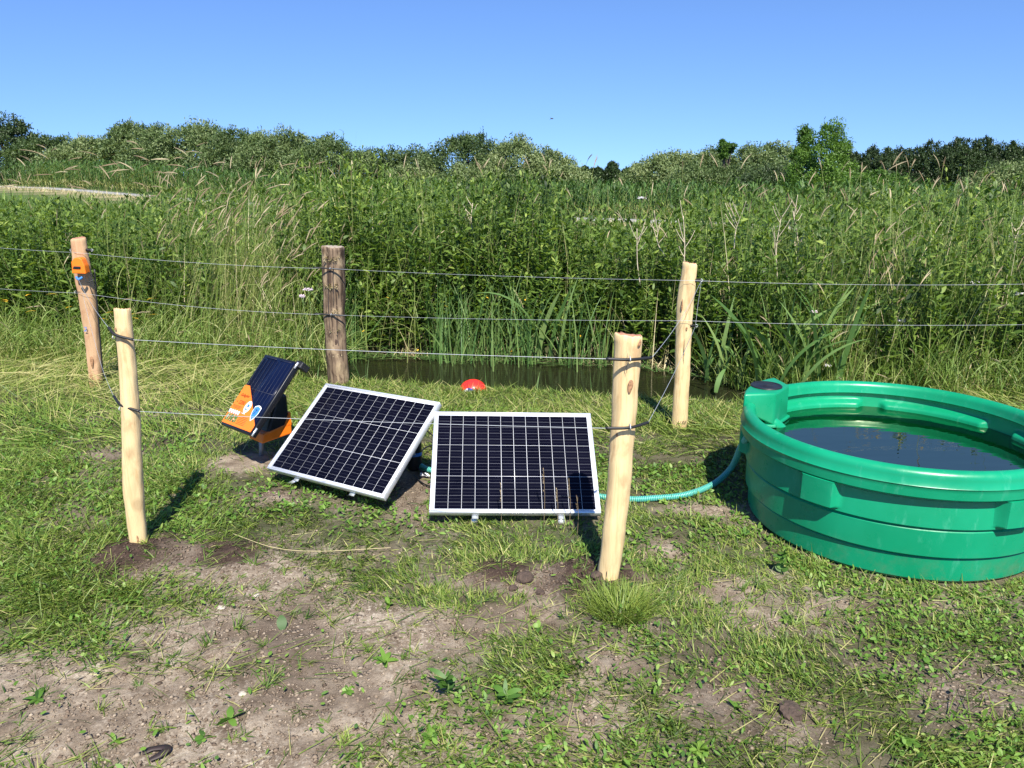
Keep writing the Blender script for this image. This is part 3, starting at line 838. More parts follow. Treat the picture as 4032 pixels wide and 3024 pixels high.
head_patch(34, 0, 760, 575, 730, 7.2, 8.3, 0, .12, 1.35, 1.25)
head_patch(16, 500, 1250, 640, 780, 7.4, 8.4, 0, .12, 1.0, 1.1)
head_patch(48, 600, 1240, 760, 980, 7.3, 8.2, 0, .16, .34, 1.45, .1)
head_patch(26, 2900, 4000, 690, 800, 7.2, 9.5, 0, .06, .55, 1.1, 1.2)
head_patch(34, 2600, 4032, 800, 1150, 6.6, 7.8, 0, .10, .5, 1.0, 1.2)
head_patch(16, 1300, 2400, 650, 800, 8.0, 9.5, 0, .05, .4, 1.0, 1.2)
link("meadow_grass", gr.mesh("meadow_grass"), M_meadow, kind="stuff", label="tall leaning meadow grass around the ditch and along its banks", cat="tall grass")
link("seed_heads", sd.mesh("seed_heads"), M_seed, kind="stuff", label="tan and purplish seed heads nodding above the tall grass", cat="seed heads")

# reeds and iris blades along the far waterline
rd = Bag()
N = 1250
x = rng.uniform(-1.9, 2.3, N); y = veg_front(x) + rng.normal(-.05, .12, N) - .08
cl = fbm(x, x * 0, 2.6, 3, 91); k = cl > .47 + rng.uniform(-.06, .10, N)
x, y = x[k], y[k]; n = len(x)
base = np.stack([x, y, 0 * x - .17], 1)
ribbons(rd, base, rng.uniform(.35, .95, n), rng.uniform(0, 6.28, n), np.abs(rng.normal(.10, .14, n)), rng.uniform(0, .9, n), rng.uniform(.008, .017, n), k=6, tint=np.clip(rng.normal(.72, .2, n), 0, 1), twist=rng.normal(0, .8, n))
# dead wet leaves drooping into the water
n = 260; x = rng.uniform(-1.8, 2.2, n); y = veg_front(x) - rng.uniform(.1, .28, n)
ribbons(rd, np.stack([x, y, 0 * x - .12], 1), rng.uniform(.1, .35, n), rng.uniform(-.6, 3.7, n), rng.uniform(1.35, 1.6, n), rng.uniform(-.1, .1, n), rng.uniform(.006, .012, n), k=3, tint=rng.uniform(.4, 1, n))
# near waterline sprigs
n = 70; x = rng.uniform(-1.7, 2.3, n); y = ditch_c(x) - .90 + rng.normal(0, .05, n)
ribbons(rd, np.stack([x, y, np.maximum(gz(x, y), -.16)], 1), rng.uniform(.08, .35, n), rng.uniform(0, 6.28, n), np.abs(rng.normal(.2, .2, n)), rng.uniform(0, .8, n), rng.uniform(.004, .009, n), k=5, tint=rng.uniform(.4, .9, n), twist=rng.normal(0, .8, n))
link("reeds", rd.mesh("reeds"), M_reed, kind="stuff", label="bright narrow reeds fringing the water of the ditch", cat="reeds")

# big iris clump behind the trough
def iris(name, u0, u1, vt0, vt1, Y, nn, label):
    b = Bag(); c = at_z((u0 + u1) / 2, 1500, -.05)
    for _ in range(nn):
        u = rng.uniform(u0, u1); X = at_y(u, 1300, Y)[0]
        top = at_y(u, rng.uniform(vt0, vt1), Y)[2]
        p = np.array([[X, Y + rng.normal(0, .12), -.12]])
        ribbons(b, p, np.array([(top + .12) * 1.06]), rng.normal(0, .5) if rng.random() < .6 else rng.normal(3.1, .5), abs(rng.normal(.08, .07)), rng.uniform(.05, 1.5), rng.uniform(.028, .044), k=9,
                wprof=[.7, .85, 1, 1, 1, .95, .85, .65, .4, .03], tint=np.array([rng.uniform(.5, 1.)]), twist=np.array([rng.normal(0, .5)]))
    link(name, b.mesh(name), M_reed, label=label, cat="iris plant")
iris("iris_plant", 2990, 3330, 1040, 1320, 5.95, 46, "big clump of broad arching iris leaves standing behind the water trough")
iris("iris_plant", 2780, 2960, 1150, 1400, 6.35, 14, "lower clump of upright iris leaves just right of the rear right fence post")
iris("iris_plant", 2120, 2260, 900, 1300, 7.15, 10, "tall narrow iris clump rising from the far waterline between the middle posts")

# dead pale branching stalks
def dead_stalk(u, vt, vb, Y, label, seed):
    r = np.random.default_rng(seed); b = Bag()
    p0 = at_y(u, vb, Y); p1 = at_y(u + r.uniform(-25, 25), vt, Y)
    p0[2] = max(p0[2], .0)
    path = smooth_path([p0, p0 * .5 + p1 * .5 + r.normal(0, .02, 3), p1], 6)
    tube(b, path, np.linspace(.006, .003, len(path)), 5)
    for k_ in range(r.integers(5, 9)):
        i = r.integers(4, len(path)); a = path[i]; d = np.array([r.choice([-1, 1]) * r.uniform(.03, .10), r.normal(0, .04), r.uniform(.08, .22)])
        q = smooth_path([a, a + d * .6 + [0, 0, -.01], a + d], 4)
        tube(b, q, np.linspace(.0035, .002, len(q)), 4)
    link("dead_stalk", b.mesh("dead_stalk"), M_stalk, label=label, cat="dead stalk", group="dead plant stalks among the herbs")
dead_stalk(2690, 850, 1080, 7.0, "pale dead stalk directly above the rear right post's top", 1)
dead_stalk(2520, 900, 1120, 7.2, "forked dead stalk just left of the rear right post", 2)
dead_stalk(2620, 880, 1010, 7.3, "short bleached stalk between the forked stalk and the rear right post", 3)
dead_stalk(2890, 860, 980, 7.2, "low slanting dead stalk between the rear right post and the iris clump", 4)
dead_stalk(3060, 860, 1100, 7.0, "many-branched pale stalk above the left half of the big iris clump", 5)
dead_stalk(3120, 830, 1120, 7.2, "tallest pale dead stalk above the big iris clump", 6)
dead_stalk(3990, 900, 1010, 6.6, "tangled bleached stalk at the right edge of the picture", 7)
dead_stalk(1870, 800, 940, 7.8, "thin pale stalk in the herbs above the red ball", 8)

# umbel flowers
def flower(u, v, Y, sz, label, white=False):
    p = at_y(u, v, Y); root = empty("wildflower", (p[0], p[1], max(0, float(gz(p[0], p[1])))), label, "flower", "pinkish flower umbels in the tall grass")
    b = Bag(); tube(b, smooth_path([[0, 0, 0], [.02, 0, p[2] * .5], [0, 0, p[2] - root.location[2]]], 5), .003, 5)
    link("stem", b.mesh("stem"), M_green_stem, root)
    b = Bag(); n = 46
    for _ in range(n):
        a = rng.uniform(0, 6.28); r = sz * math.sqrt(rng.random()); c = [r * math.cos(a), r * math.sin(a) * .8, p[2] - root.location[2] + rng.normal(0, .006) - r * r * 2]
        V = octv * rng.uniform(.004, .0075) * np.array([1.2, 1.2, .7]) + c
        b.add(V, None, octt)
    link("flower_head", b.mesh("flower_head"), M_petal_w if white else M_petal, root)
flower(1212, 1138, 6.9, .050, "pink umbel beside the old brown post")
flower(1190, 1165, 6.9, .026, "small pink umbel left below the larger one by the old post")
flower(3842, 1112, 6.2, .050, "white umbel crossed by the top wire at the far right", True)
flower(4015, 1155, 6.1, .050, "white umbel cut by the right edge of the picture", True)
flower(3205, 1226, 6.2, .028, "pinkish umbel hanging in front of the big iris leaves")
flower(3825, 1188, 6.3, .022, "tiny pale umbel just below the white one at the far right", True)
flower(3550, 1262, 6.1, .028, "flat white umbel on the lower wire line behind the trough", True)
flower(2528, 778, 9.5, .060, "lone white umbel standing above the low herbs in the gap before the field", True)
flower(3260, 1440, 5.9, .024, "little white umbel just above the trough's far rim", True)
# yellow bits in herbs
b = Bag(); n = 22
pp = np.array([at_y(rng.uniform(1350, 2400), rng.uniform(1150, 1400), 7.15) for _ in range(n)])
ribbons(b, pp, .03, rng.uniform(0, 6.28, n), 1.0, .4, .022, k=2, prof='leaf', tint=rng.random(n))
pp = np.array([at_y(rng.uniform(0, 600), rng.uniform(1150, 1260), 7.0) for _ in range(16)])
ribbons(b, pp, .09, rng.uniform(0, 6.28, 16), 1.2, .8, .02, k=3, prof='leaf', tint=rng.random(16))
link("yellow_leaves", b.mesh("yellow_leaves"), M_yellow, kind="stuff", label="scattered yellowing leaves and blossoms low in the herbs", cat="leaves")

# maize-like crop behind the track
mz = Bag()
rows = []
for d in np.arange(1.6, 4.8, .45):
    for s in np.arange(-5, 64, .22):
        rows.append(TRACK_A + tdir * (s + rng.normal(0, .05)) + tnor * (d + rng.normal(0, .06)))
rows = np.array(rows); x, y = rows[:, 0], rows[:, 1]; n = len(x)
h = rng.uniform(1.05, 1.35, n) * (1 + .45 * sstep(0, -30, x))
base = np.stack([x, y, big_z(x, y)], 1)
ribbons(mz, base, h, rng.uniform(0, 6.28, n), .03, .1, .03, k=2, tint=rng.uniform(.5, 1.0, n))
nl = 9; rep = np.repeat(np.arange(n), nl); m = n * nl; f = np.tile(np.linspace(.1, .95, nl), n)
p = base[rep] + np.stack([0 * f, 0 * f, f * h[rep]], 1)
ribbons(mz, p, rng.uniform(.22, .45, m), rng.uniform(0, 6.28, m), rng.uniform(.2, .7, m), rng.uniform(.4, 1.6, m), rng.uniform(.035, .06, m), k=4, prof='leaf',
        tint=np.where((f < .25) & (rng.random(m) < .8), rng.uniform(.8, 1, m), rng.uniform(0, .6, m)))
link("crop_field", mz.mesh("crop_field"), M_maize, kind="stuff", label="dark green leafy crop in a strip behind the pale farm track", cat="crop")

# dry grass verge before the track
vg = Bag()
n = 2600; s = rng.uniform(-6, 62, n); d = rng.uniform(-2.6, -.7, n)
P = TRACK_A[None] + tdir[None] * s[:, None] + tnor[None] * d[:, None]
ribbons(vg, np.column_stack([P, big_z(P[:, 0], P[:, 1])]), rng.uniform(.15, .4, n), rng.uniform(0, 6.28, n), rng.uniform(.1, .7, n), rng.uniform(0, .8, n), .02, k=3, tint=rng.uniform(0, 1, n))
n = 9000; X = rng.uniform(-60, 60, n); Y = rng.uniform(14, 70, n); k = (track_d(X, Y) > 5.5) | (track_d(X, Y) < -6)
X, Y = X[k], Y[k]; n = len(X)
vg2 = Bag()
ribbons(vg2, np.column_stack([X, Y, big_z(X, Y)]), rng.uniform(.4, 1.0, n), rng.uniform(0, 6.28, n), rng.uniform(.05, .5, n), rng.uniform(0, .8, n), .05, k=3, tint=rng.uniform(.2, .8, n))
link("dry_verge", vg.mesh("dry_verge"), M_straw, kind="stuff", label="straw coloured dry grass along the near edge of the farm track", cat="dry grass")
link("rough_grass", vg2.mesh("rough_grass"), M_meadow, kind="stuff", label="rough green grassland beyond the ditch and around the distant bushes", cat="grass")

# ------------------------------------------------------------------ trees and bushes
def crown_mesh(name, w, h, depth, nclump, nleaf, leaf, seed, conic=0.0, bottom=0.0, tb=0.0, ragged=1.):
    r = np.random.default_rng(seed)
    # clump centres fill the shell of a lumpy dome
    th = r.uniform(0, 2 * np.pi, nclump); q = r.random(nclump) ** 1.05
    zc = bottom + (1 - bottom) * q
    rad = np.sqrt(np.clip(1 - np.maximum(0, (q - .35) / .65) ** 2.2, 0, 1)) * (1 - conic * q)
    rad = rad * r.uniform(.45, 1.0, nclump) ** .6 * (1 + .12 * ragged * np.sin(th * 3 + seed) + .10 * ragged * np.sin(th * 7 + 2 * seed))
    lump = 1 + .10 * ragged * np.sin(th * 2 + seed * 1.3) 
    flat_ = 1 - .0 * q
    C_ = np.stack([np.cos(th) * rad * w / 2, np.sin(th) * rad * depth / 2, zc * h * lump * r.uniform(.93, 1.03, nclump)], 1)
    cr_ = r.uniform(.08, .27, nclump) * w ** .5 * 1.25
    per = nleaf // nclump
    rep = np.repeat(np.arange(nclump), per); m = len(rep)
    d = r.normal(0, 1, (m, 3)); d /= np.linalg.norm(d, axis=1)[:, None]; d *= (r.random(m) ** .45)[:, None]
    d[:, 2] *= .75
    P = C_[rep] + d * cr_[rep][:, None] * np.array([1, 1, 1.0])
    b = Bag()
    ctint = np.clip(r.normal(.48 + tb, .17, nclump), 0, 1)
    ti = np.clip(ctint[rep] + r.normal(0, .13, m) , 0, 1)
    # some upright sprays at the outline
    global rng
    old = rng; rng = r
    ribbons(b, P, leaf * r.uniform(.7, 1.4, m), r.uniform(0, 6.28, m), r.uniform(.2, 1.9, m), r.uniform(-.3, .8, m), leaf * r.uniform(.35, .6, m), k=2, prof='leaf', tint=ti, twist=r.uniform(-1.5, 1.5, m))
    top = C_[C_[:, 2] > h * .55]; ns = len(top)
    for rr in range(3):
        pt = top + r.normal(0, .12, (ns, 3)) * w ** .5 * .35
        for f_ in np.linspace(.0, .35, 5):
            ribbons(b, pt + np.array([0, 0, 1]) * (f_ * w ** .5 * .35), np.full(ns, leaf), r.uniform(0, 6.28, ns), r.uniform(.2, .9, ns), 0, leaf * .4, k=2, prof='leaf', tint=np.clip(r.normal(.6 + tb, .15, ns), 0, 1))
    rng = old
    return b.mesh(name), C_

def tree(u, vt, wpx, Y, mat, label, kind="bush", cat="bush", seed=0, zg=None, leafpx=1.25, group=None, conic=0., bottom=0., tb=0., base_v=None, dens=1., ragged=1., nc=None):
    p = at_y(u, vt, Y); X = p[0]
    z0 = float(big_z(np.array([X]), np.array([Y]))[0])
    h = p[2] - z0; w = wpx / FPX * Y
    if kind == 'bush': w *= 1.22
    h *= (.90 if h > 3 else .94)
    root = empty(kind, (X, Y, z0), label, cat, group)
    leaf = max(.07, Y / 762 * leafpx * 1.6)
    area = w * h * 2.2 + w * w
    ncl = nc or int(np.clip(area * 4.0, 80, 420)); nlf = int(np.clip(area / (leaf * leaf) * 6.5 * dens, 5000, 42000))
    me, C_ = crown_mesh("crown", w, h, w * .8, ncl, nlf, leaf, seed, conic, bottom, tb, ragged)
    link("crown", me, mat, root)
    b = Bag(); r = np.random.default_rng(seed + 99)
    tr = .035 * h
    tube(b, smooth_path([[0, 0, -.1], [r.normal(0, .05), 0, h * .35], [r.normal(0, .15), r.normal(0, .1), h * .8]], 5), np.linspace(tr, tr * .3, 11), 7)
    for _ in range(9):
        c = C_[r.integers(len(C_))]
        s0 = np.array([0, 0, h * r.uniform(.05, .5)])
        q = smooth_path([s0, s0 * .45 + c * .55 + [0, 0, .1], c], 4)
        tube(b, q, np.linspace(tr * .45, tr * .12, len(q)), 5)
    link("trunk", b.mesh("trunk"), M_bark, root)
    return root

HG = "willow bushes of the distant hedge"
tree(10, 455, 230, 78, M_dark_tree, "tallest dark feathery tree at the left edge of the picture", "tree", "tree", 1, group=None, tb=.15)
tree(175, 535, 260, 76, M_willow, "low dark bush between the left edge tree and the round willow bushes", seed=2, tb=-.3)
tree(330, 545, 260, 70, M_willow, "pale grey-green bush behind the nodding seed heads, left end of the hedge", seed=3, tb=.2)
tree(520, 490, 300, 70, M_willow, "broad willow bush with the left shoulder of the hedge's high crest", seed=4)
tree(740, 475, 380, 66, M_willow, "highest rounded willow bush of the hedge, above the upright tan seed heads", seed=5, tb=.0)
tree(930, 515, 260, 60, M_willow, "dark willow bush just right of the hedge's highest crest", seed=6, tb=-.15)
tree(1090, 505, 300, 56, M_willow, "tall willow bush above the gap left of the old brown post", seed=7, tb=.05)
tree(1290, 540, 330, 50, M_willow, "wide willow bush directly above the old brown post", seed=8, tb=-.05)
tree(1450, 590, 180, 55, M_willow, "smaller dipping bush right above the old post's right side", seed=9, tb=-.1)
tree(1600, 580, 260, 50, M_willow, "lower dark bush in the dip of the hedge", seed=10, tb=-.2)
tree(1650, 660, 240, 44, M_willow, "low pale bush standing in front of the hedge's dip", seed=11, tb=.25)
tree(1850, 530, 300, 44, M_willow, "darker round bush left of the hedge's pale right end", seed=12, tb=-.2)
tree(1885, 655, 280, 41, M_willow, "low pale bush filling the foot of the darker round bush", seed=31, tb=.1)
tree(2030, 540, 260, 42, M_willow, "silvery willow bush with a peaked top near the middle of the picture", seed=13, tb=.22)
tree(2160, 600, 230, 42, M_willow, "silvery sloping bush at the right end of the hedge", seed=14, tb=.25)
tree(2240, 665, 160, 41, M_willow, "smallest silvery bush where the hedge runs out to the gap", seed=15, tb=.25)
# right hill of bushes
tree(2560, 645, 200, 52, M_willow, "low pale bush at the left foot of the right-hand thicket", seed=16, tb=.2)
tree(2660, 605, 260, 50, M_willow, "pale willow bush climbing the left slope of the right-hand thicket", seed=17, tb=.2)
tree(2800, 585, 260, 50, M_willow, "grey-green bush behind the thin bare-stemmed tree", seed=18, tb=.05)
tree(2960, 585, 280, 48, M_willow, "bush filling the middle of the right-hand thicket", seed=19, tb=.05)
tree(3075, 560, 200, 52, M_willow, "tallest willow bush just left of the pointed tree", seed=20, tb=.0)
tree(2790, 660, 320, 42, M_willow, "wide low bush in front of the right-hand thicket", seed=21, tb=-.05)
tree(3020, 670, 240, 38, M_dark_tree, "dark low bush at the foot of the pointed tree", seed=22, tb=.2)
tree(2862, 515, 70, 45, M_bright_tree, "thin young tree poking out of the right-hand thicket", "tree", "tree", 23, bottom=.55, dens=.06, tb=-.2, conic=0, nc=14)
tree(3175, 455, 150, 36, M_bright_tree, "pointed dark green tree, tallest on the right", "tree", "tree", 24, conic=.75, tb=-.2, ragged=.8)
tree(3270, 505, 250, 34, M_bright_tree, "bright yellow-green young tree beside the pointed tree", "tree", "tree", 25, conic=.30, tb=.12, dens=.8, ragged=2.0, bottom=.05)
tree(3440, 690, 260, 30, M_bright_tree, "low yellow-green bush right of the bright young tree", seed=26, tb=-.15)
tree(3400, 750, 200, 22, M_willow, "small bush nestling in front of the far woodland", seed=29, tb=-.05)
tree(3990, 650, 260, 36, M_willow, "pale bush at the right edge of the picture before the woodland", seed=27, tb=.15)
# small far gap trees
for (u, vt, w, c, lb) in ((2305, 658, 60, .1, "left dark tree of the far group in the gap"), (2350, 665, 70, .1, "middle squat tree of the far group in the gap"), (2412, 640, 80, .5, "pointed fir-like tree of the far group in the gap"), (2470, 668, 60, .1, "right low tree of the far group in the gap")):
    tree(u, vt, w, 160, M_dark_tree, lb, "tree", "tree", u, conic=c, dens=1)
# woodland at right
WG = "tall thin trees of the far woodland"
wl = [(3330, 580), (3385, 600), (3440, 575), (3500, 590), (3555, 585), (3610, 590), (3665, 570), (3720, 585), (3770, 555), (3825, 565), (3880, 560), (3935, 590), (3990, 580), (4040, 590), (4090, 550)]
wn_ = ["left edge of the far woodland, beside the bright tree", "second from the left edge of the far woodland", "third from the left in the far woodland, a bit taller", "fourth from the left in the far woodland", "fifth from the left in the far woodland",
       "left of the woodland's middle dip", "rising right of the woodland's middle dip", "just left of the highest woodland crown", "highest crown of the far woodland", "just right of the highest woodland crown",
       "second right of the highest woodland crown", "in the right-hand notch of the woodland", "right of the notch in the woodland", "near the right picture edge in the woodland", "cut by the right picture edge in the woodland"]
for i_, ((u, vt), nm) in enumerate(zip(wl, wn_)):
    tree(u, vt + (i_ * 29) % 31 - 22, 125 + (i_ * 37) % 60, 88 + (i_ * 13) % 9, M_dark_tree, "dark slender tree, " + nm, "tree", "tree", 200 + i_, group=WG, bottom=.16, conic=.42, dens=.6, leafpx=1.1, tb=(.15 if i_ % 3 == 0 else -.05), ragged=1.5)

# ------------------------------------------------------------------ fence posts
def post(meas, mat, endmat, label, seed, flat=0.):
    """meas: (row, centre column, width) read off the photo from top to foot; stands at its foot's distance"""
    base = at_z(meas[-1][1], meas[-1][0]); Y = base[1]
    M_ = np.array([[*at_y(u, v, Y), w / 2 / FPX * (Y * math.cos(PITCH) - (at_y(u, v, Y)[2] - EYE) * math.sin(PITCH))] for v, u, w in meas])[::-1]
    root = empty("fence_post", tuple(base), label, "fence post", "wooden fence posts")
    r = np.random.default_rng(seed)
    n, m = 32, 60; H = M_[-1, 2]; zz = np.linspace(-.10, H, m)
    sm = lambda c: np.convolve(np.pad(np.interp(zz, M_[:, 2], M_[:, c]), 3, mode='edge'), np.ones(7) / 7, 'valid')
    cx, rr_ = sm(0) - base[0], sm(3)
    ph = np.arange(n) * 2 * np.pi / n
    V = []; k1, k2, k3 = r.uniform(0, 6.28, 3)
    for i, z in enumerate(zz):
        t = z / H; rr = rr_[i]
        rad = rr * (1 + .04 * np.sin(ph * 2 + k1 + t * 3) + .035 * np.sin(ph * 3 + k2 - t * 6) + .02 * np.sin(ph * 7 + k3 + t * 4) + .022 * np.sin(t * 23 + k1 + ph) + .015 * np.sin(t * 47 + k2 - 2 * ph) + .010 * r.normal(size=n))
        x_ = np.cos(ph) * rad; y_ = np.sin(ph) * rad
        if flat: y_ = np.maximum(y_, -rr * (1 - flat))
        V.append(np.stack([cx[i] + x_, .012 * math.sin(t * 4 + k2) * min(1, max(t, 0) * 4) + y_, z + 0 * ph + (.007 * np.sin(ph + k2) + .003 * r.normal(size=n) if i == m - 1 else 0)], 1))
    topc = V[-1].mean(0); V.append(topc + (V[-1] - topc) * .92 + [0, 0, .006]); V.append(topc + (V[-1] - topc) * .45 + [0, 0, .002]); V.append(topc[None] + [0, 0, .007])
    b = Bag(); Vv = np.concatenate(V); j = np.arange(n); j2 = (j + 1) % n
    Q = [np.stack([i * n + j, i * n + j2, (i + 1) * n + j2, (i + 1) * n + j], 1) for i in range(m + 1)]
    T = np.stack([(m + 1) * n + j, (m + 1) * n + j2, np.full(n, (m + 2) * n)], 1)
    b.add(Vv, np.concatenate(Q), T)
    me = b.mesh("shaft", smooth=True); me.materials.append(mat); me.materials.append(endmat)
    idx = np.zeros(len(me.polygons), np.int32); idx[m * n:] = 1; me.polygons.foreach_set("material_index", idx)
    o = bpy.data.objects.new("shaft", me); COL.objects.link(o); o.parent = root
    return root, base, M_
W_new = wood_material("peeled_wood", (.70, .525, .275), (.58, .41, .20), (.40, .22, .10), knots=.3, stain_amt=.5)
W_pink = wood_material("reddish_wood", (.50, .32, .18), (.46, .27, .14), (.36, .17, .09), knots=.2, stain_amt=.6)
W_old = wood_material("weathered_wood", (.22, .155, .10), (.070, .045, .03), (.44, .33, .20), knots=.9, grain=34, stain_amt=.8, g0=.43, g1=.56)
W_end = plain("end_grain", (.42, .20, .12), .8, var=.25, vscale=60)
W_end_old = plain("end_grain_old", (.34, .28, .21), .85, var=.2, vscale=60)
PT = {}
def pset(name, meas, *a, **k):
    root, base, M_ = post(meas, *a, **k); PT[name] = (base, M_, root)
pset('LF', [(1225, 481, 64), (1329, 490, 67), (1468, 507, 66), (1607, 516, 70), (1780, 524, 70), (1912, 527, 75), (2045, 539, 66), (2160, 548, 64)], W_new, W_end, "slender peeled post in front at left, standing in dark soil", 11)
pset('RF', [(1326, 2476, 106), (1423, 2474, 104), (1667, 2455, 97), (1963, 2429, 95), (2200, 2402, 90), (2296, 2389, 84)], W_new, W_end, "thick peeled post in front of the right solar panel's corner", 23)
pset('FL', [(940, 312, 54), (1030, 321, 61), (1144, 341, 61), (1257, 354, 56), (1392, 367, 52), (1520, 378, 46)], W_pink, W_end, "reddish split post at the back left carrying the orange gate handle box", 31, flat=.35)
pset('OLD', [(974, 1310, 86), (1096, 1312, 86), (1233, 1314, 82), (1312, 1321, 82), (1370, 1326, 84), (1512, 1337, 86)], W_old, W_end_old, "old brown weathered post behind the left solar panel", 47)
pset('RB', [(1040, 2720, 54), (1160, 2704, 65), (1288, 2693, 60), (1456, 2685, 57), (1600, 2678, 60), (1682, 2673, 62)], W_new, W_end, "peeled post with brown stains at the back right, between ditch and trough", 53)
def on_post(name, v, off=.0, du=0):
    """point on the camera side of a post at picture row v"""
    B, M_, _r = PT[name]; zz = np.linspace(-.02, M_[-1, 2], 300)
    P = np.stack([np.interp(zz, M_[:, 2], M_[:, 0]), 0 * zz + B[1], zz], 1); R3 = np.interp(zz, M_[:, 2], M_[:, 3]); _, vv = to_px(P)
    i = np.argmin(np.abs(vv - v)); p = P[i].copy(); r = R3[i] * (.78 if name == 'FL' else 1.0)
    p[1] -= math.sqrt(max(r * r - du * du, 0)) + off; p[0] += du
    return p
M_knot = plain("knot_wood", (.33, .175, .085), .75, var=.5, vscale=90)
M_knot_old = plain("knot_wood_old", (.075, .045, .030), .85, var=.4, vscale=90)
def knot(name, v, du, sx, sz, mat=None):
    p = on_post(name, v, .0, du); root = PT[name][2]; b = Bag()
    pr = [(0, 1.0), (.35, .95), (.7, .7), (1.0, .15)]
    nn = 18; a_ = np.arange(nn) * 2 * np.pi / nn; rr = 1 + .12 * np.sin(a_ * 2 + v) + .1 * np.sin(a_ * 3 + du * 90)
    V_ = []
    for q_, hgt in pr: V_.append(np.stack([np.cos(a_) * rr * sx * max(q_, .02), .0035 - .0055 * hgt * (1 - .5 * (q_ < .2)) + 0 * a_, np.sin(a_) * rr * sz * max(q_, .02)], 1))
    V_ = np.concatenate(V_); j_ = np.arange(nn); k_ = (j_ + 1) % nn
    b.add(V_, np.concatenate([np.stack([i * nn + j_, i * nn + k_, (i + 1) * nn + k_, (i + 1) * nn + j_], 1) for i in range(3)]))
    o = link("knot", b.mesh("knot", True), mat or M_knot, root); o.location = Vector(p) - Vector(root.location); o.rotation_euler = (0, 0, math.asin(max(-1, min(1, du / max(.03, .05)))) )
def crack(name, v0, v1, du, w=.0016):
    root = PT[name][2]; b = Bag(); rr = np.random.default_rng(int(v0))
    P = np.array([on_post(name, v, -.0002, du + rr.normal(0, .0012)) for v in np.linspace(v0, v1, 12)]) - np.array(root.location)
    wv = w * np.sin(np.linspace(.1, 3.0, 12)) + .0004
    tube(b, P, wv, 5); link("crack", b.mesh("crack"), M_label_black, root)
knot('LF', 1922, -.016, .011, .019); knot('LF', 1985, -.010, .005, .005); knot('LF', 1290, -.022, .004, .008); knot('LF', 2110, .014, .006, .022)
knot('RF', 1508, .008, .010, .026); knot('RF', 1345, .038, .009, .014); knot('RF', 1965, .030, .006, .012); knot('RF', 1700, -.028, .005, .010)
knot('RB', 1200, -.034, .006, .040); knot('RB', 1290, .008, .005, .014); knot('RB', 1480, .024, .010, .018); knot('RB', 1585, .010, .015, .030); knot('RB', 1625, -.030, .008, .024)
knot('OLD', 1468, .000, .017, .017, M_knot_old); knot('OLD', 985, -.062, .012, .022, M_knot_old); knot('OLD', 1150, .055, .012, .020, M_knot_old); knot('OLD', 1340, .02, .012, .03, M_knot_old); knot('OLD', 1290, -.045, .008, .012, M_knot_old)
knot('FL', 1420, .004, .012, .045); knot('FL', 1480, -.01, .010, .03)
crack('RF', 2100, 2250, .004, .0022); crack('RF', 2190, 2290, -.014, .0018); crack('RF', 1380, 1460, -.012, .001); crack('RF', 2150, 2285, .020, .0014)
crack('OLD', 1000, 1200, .018, .0026); crack('OLD', 1060, 1330, -.020, .0022); crack('OLD', 1240, 1420, .034, .0022); crack('OLD', 1300, 1500, -.048, .002)
crack('LF', 1700, 1860, .010, .0012); crack('RB', 1330, 1440, -.004, .0012)
# writing pencilled on the rear right post, blue mark on the far left post
def text_mesh(body, size, shear=0., extrude=0.0006):
    cu = bpy.data.curves.new("t", 'FONT'); cu.body = body; cu.size = size; cu.shear = shear; cu.extrude = extrude
    cu.align_x = 'CENTER'; cu.align_y = 'CENTER'; cu.resolution_u = 3
    o = bpy.data.objects.new("t", cu); COL.objects.link(o)
    dg = bpy.context.evaluated_depsgraph_get()
    me = bpy.data.meshes.new_from_object(o.evaluated_get(dg)); bpy.data.objects.remove(o); bpy.data.curves.remove(cu)
    return me
posts = [PT[k_][2] for k_ in ("LF", "RF", "FL", "OLD", "RB")]
p = on_post('RB', 1655, .0015)
me = text_mesh("1155", .030, .4); o = link("pencil_mark", me, M_label_black, posts[4])
o.location = Vector(p) - posts[4].location; o.rotation_euler = (math.pi / 2, 0, 0)
p = on_post('FL', 1292, .000)
me = text_mesh("2", .05, .2); o = link("painted_mark", me, M_label_blue, posts[2])
o.location = Vector(p) - posts[2].location + Vector((-.02, -.001, 0)); o.rotation_euler = (math.pi / 2, 0, 0)
# frayed splinters on the old post
for v, s_ in ((1020, 1), (1125, 1), (1225, .6), (1385, .4), (1300, .5)):
    b = Bag(); n = int(60 * s_); pc = on_post('OLD', v, -.012)
    P = pc[None] + np.stack([rng.uniform(-.05, .05, n), rng.uniform(-.012, .012, n), rng.normal(0, .010, n)], 1)
    P[:, 1] += (P[:, 0] - pc[0]) ** 2 * 6
    ribbons(b, P - np.array(posts[3].location)[None], rng.uniform(.014, .036, n), rng.uniform(-2.6, -.5, n), rng.uniform(.5, 1.6, n), rng.uniform(0, 1, n), rng.uniform(.004, .009, n), k=2, tint=rng.uniform(.5, 1, n))
    link("splinters", b.mesh("splinters"), M_straw, posts[3])

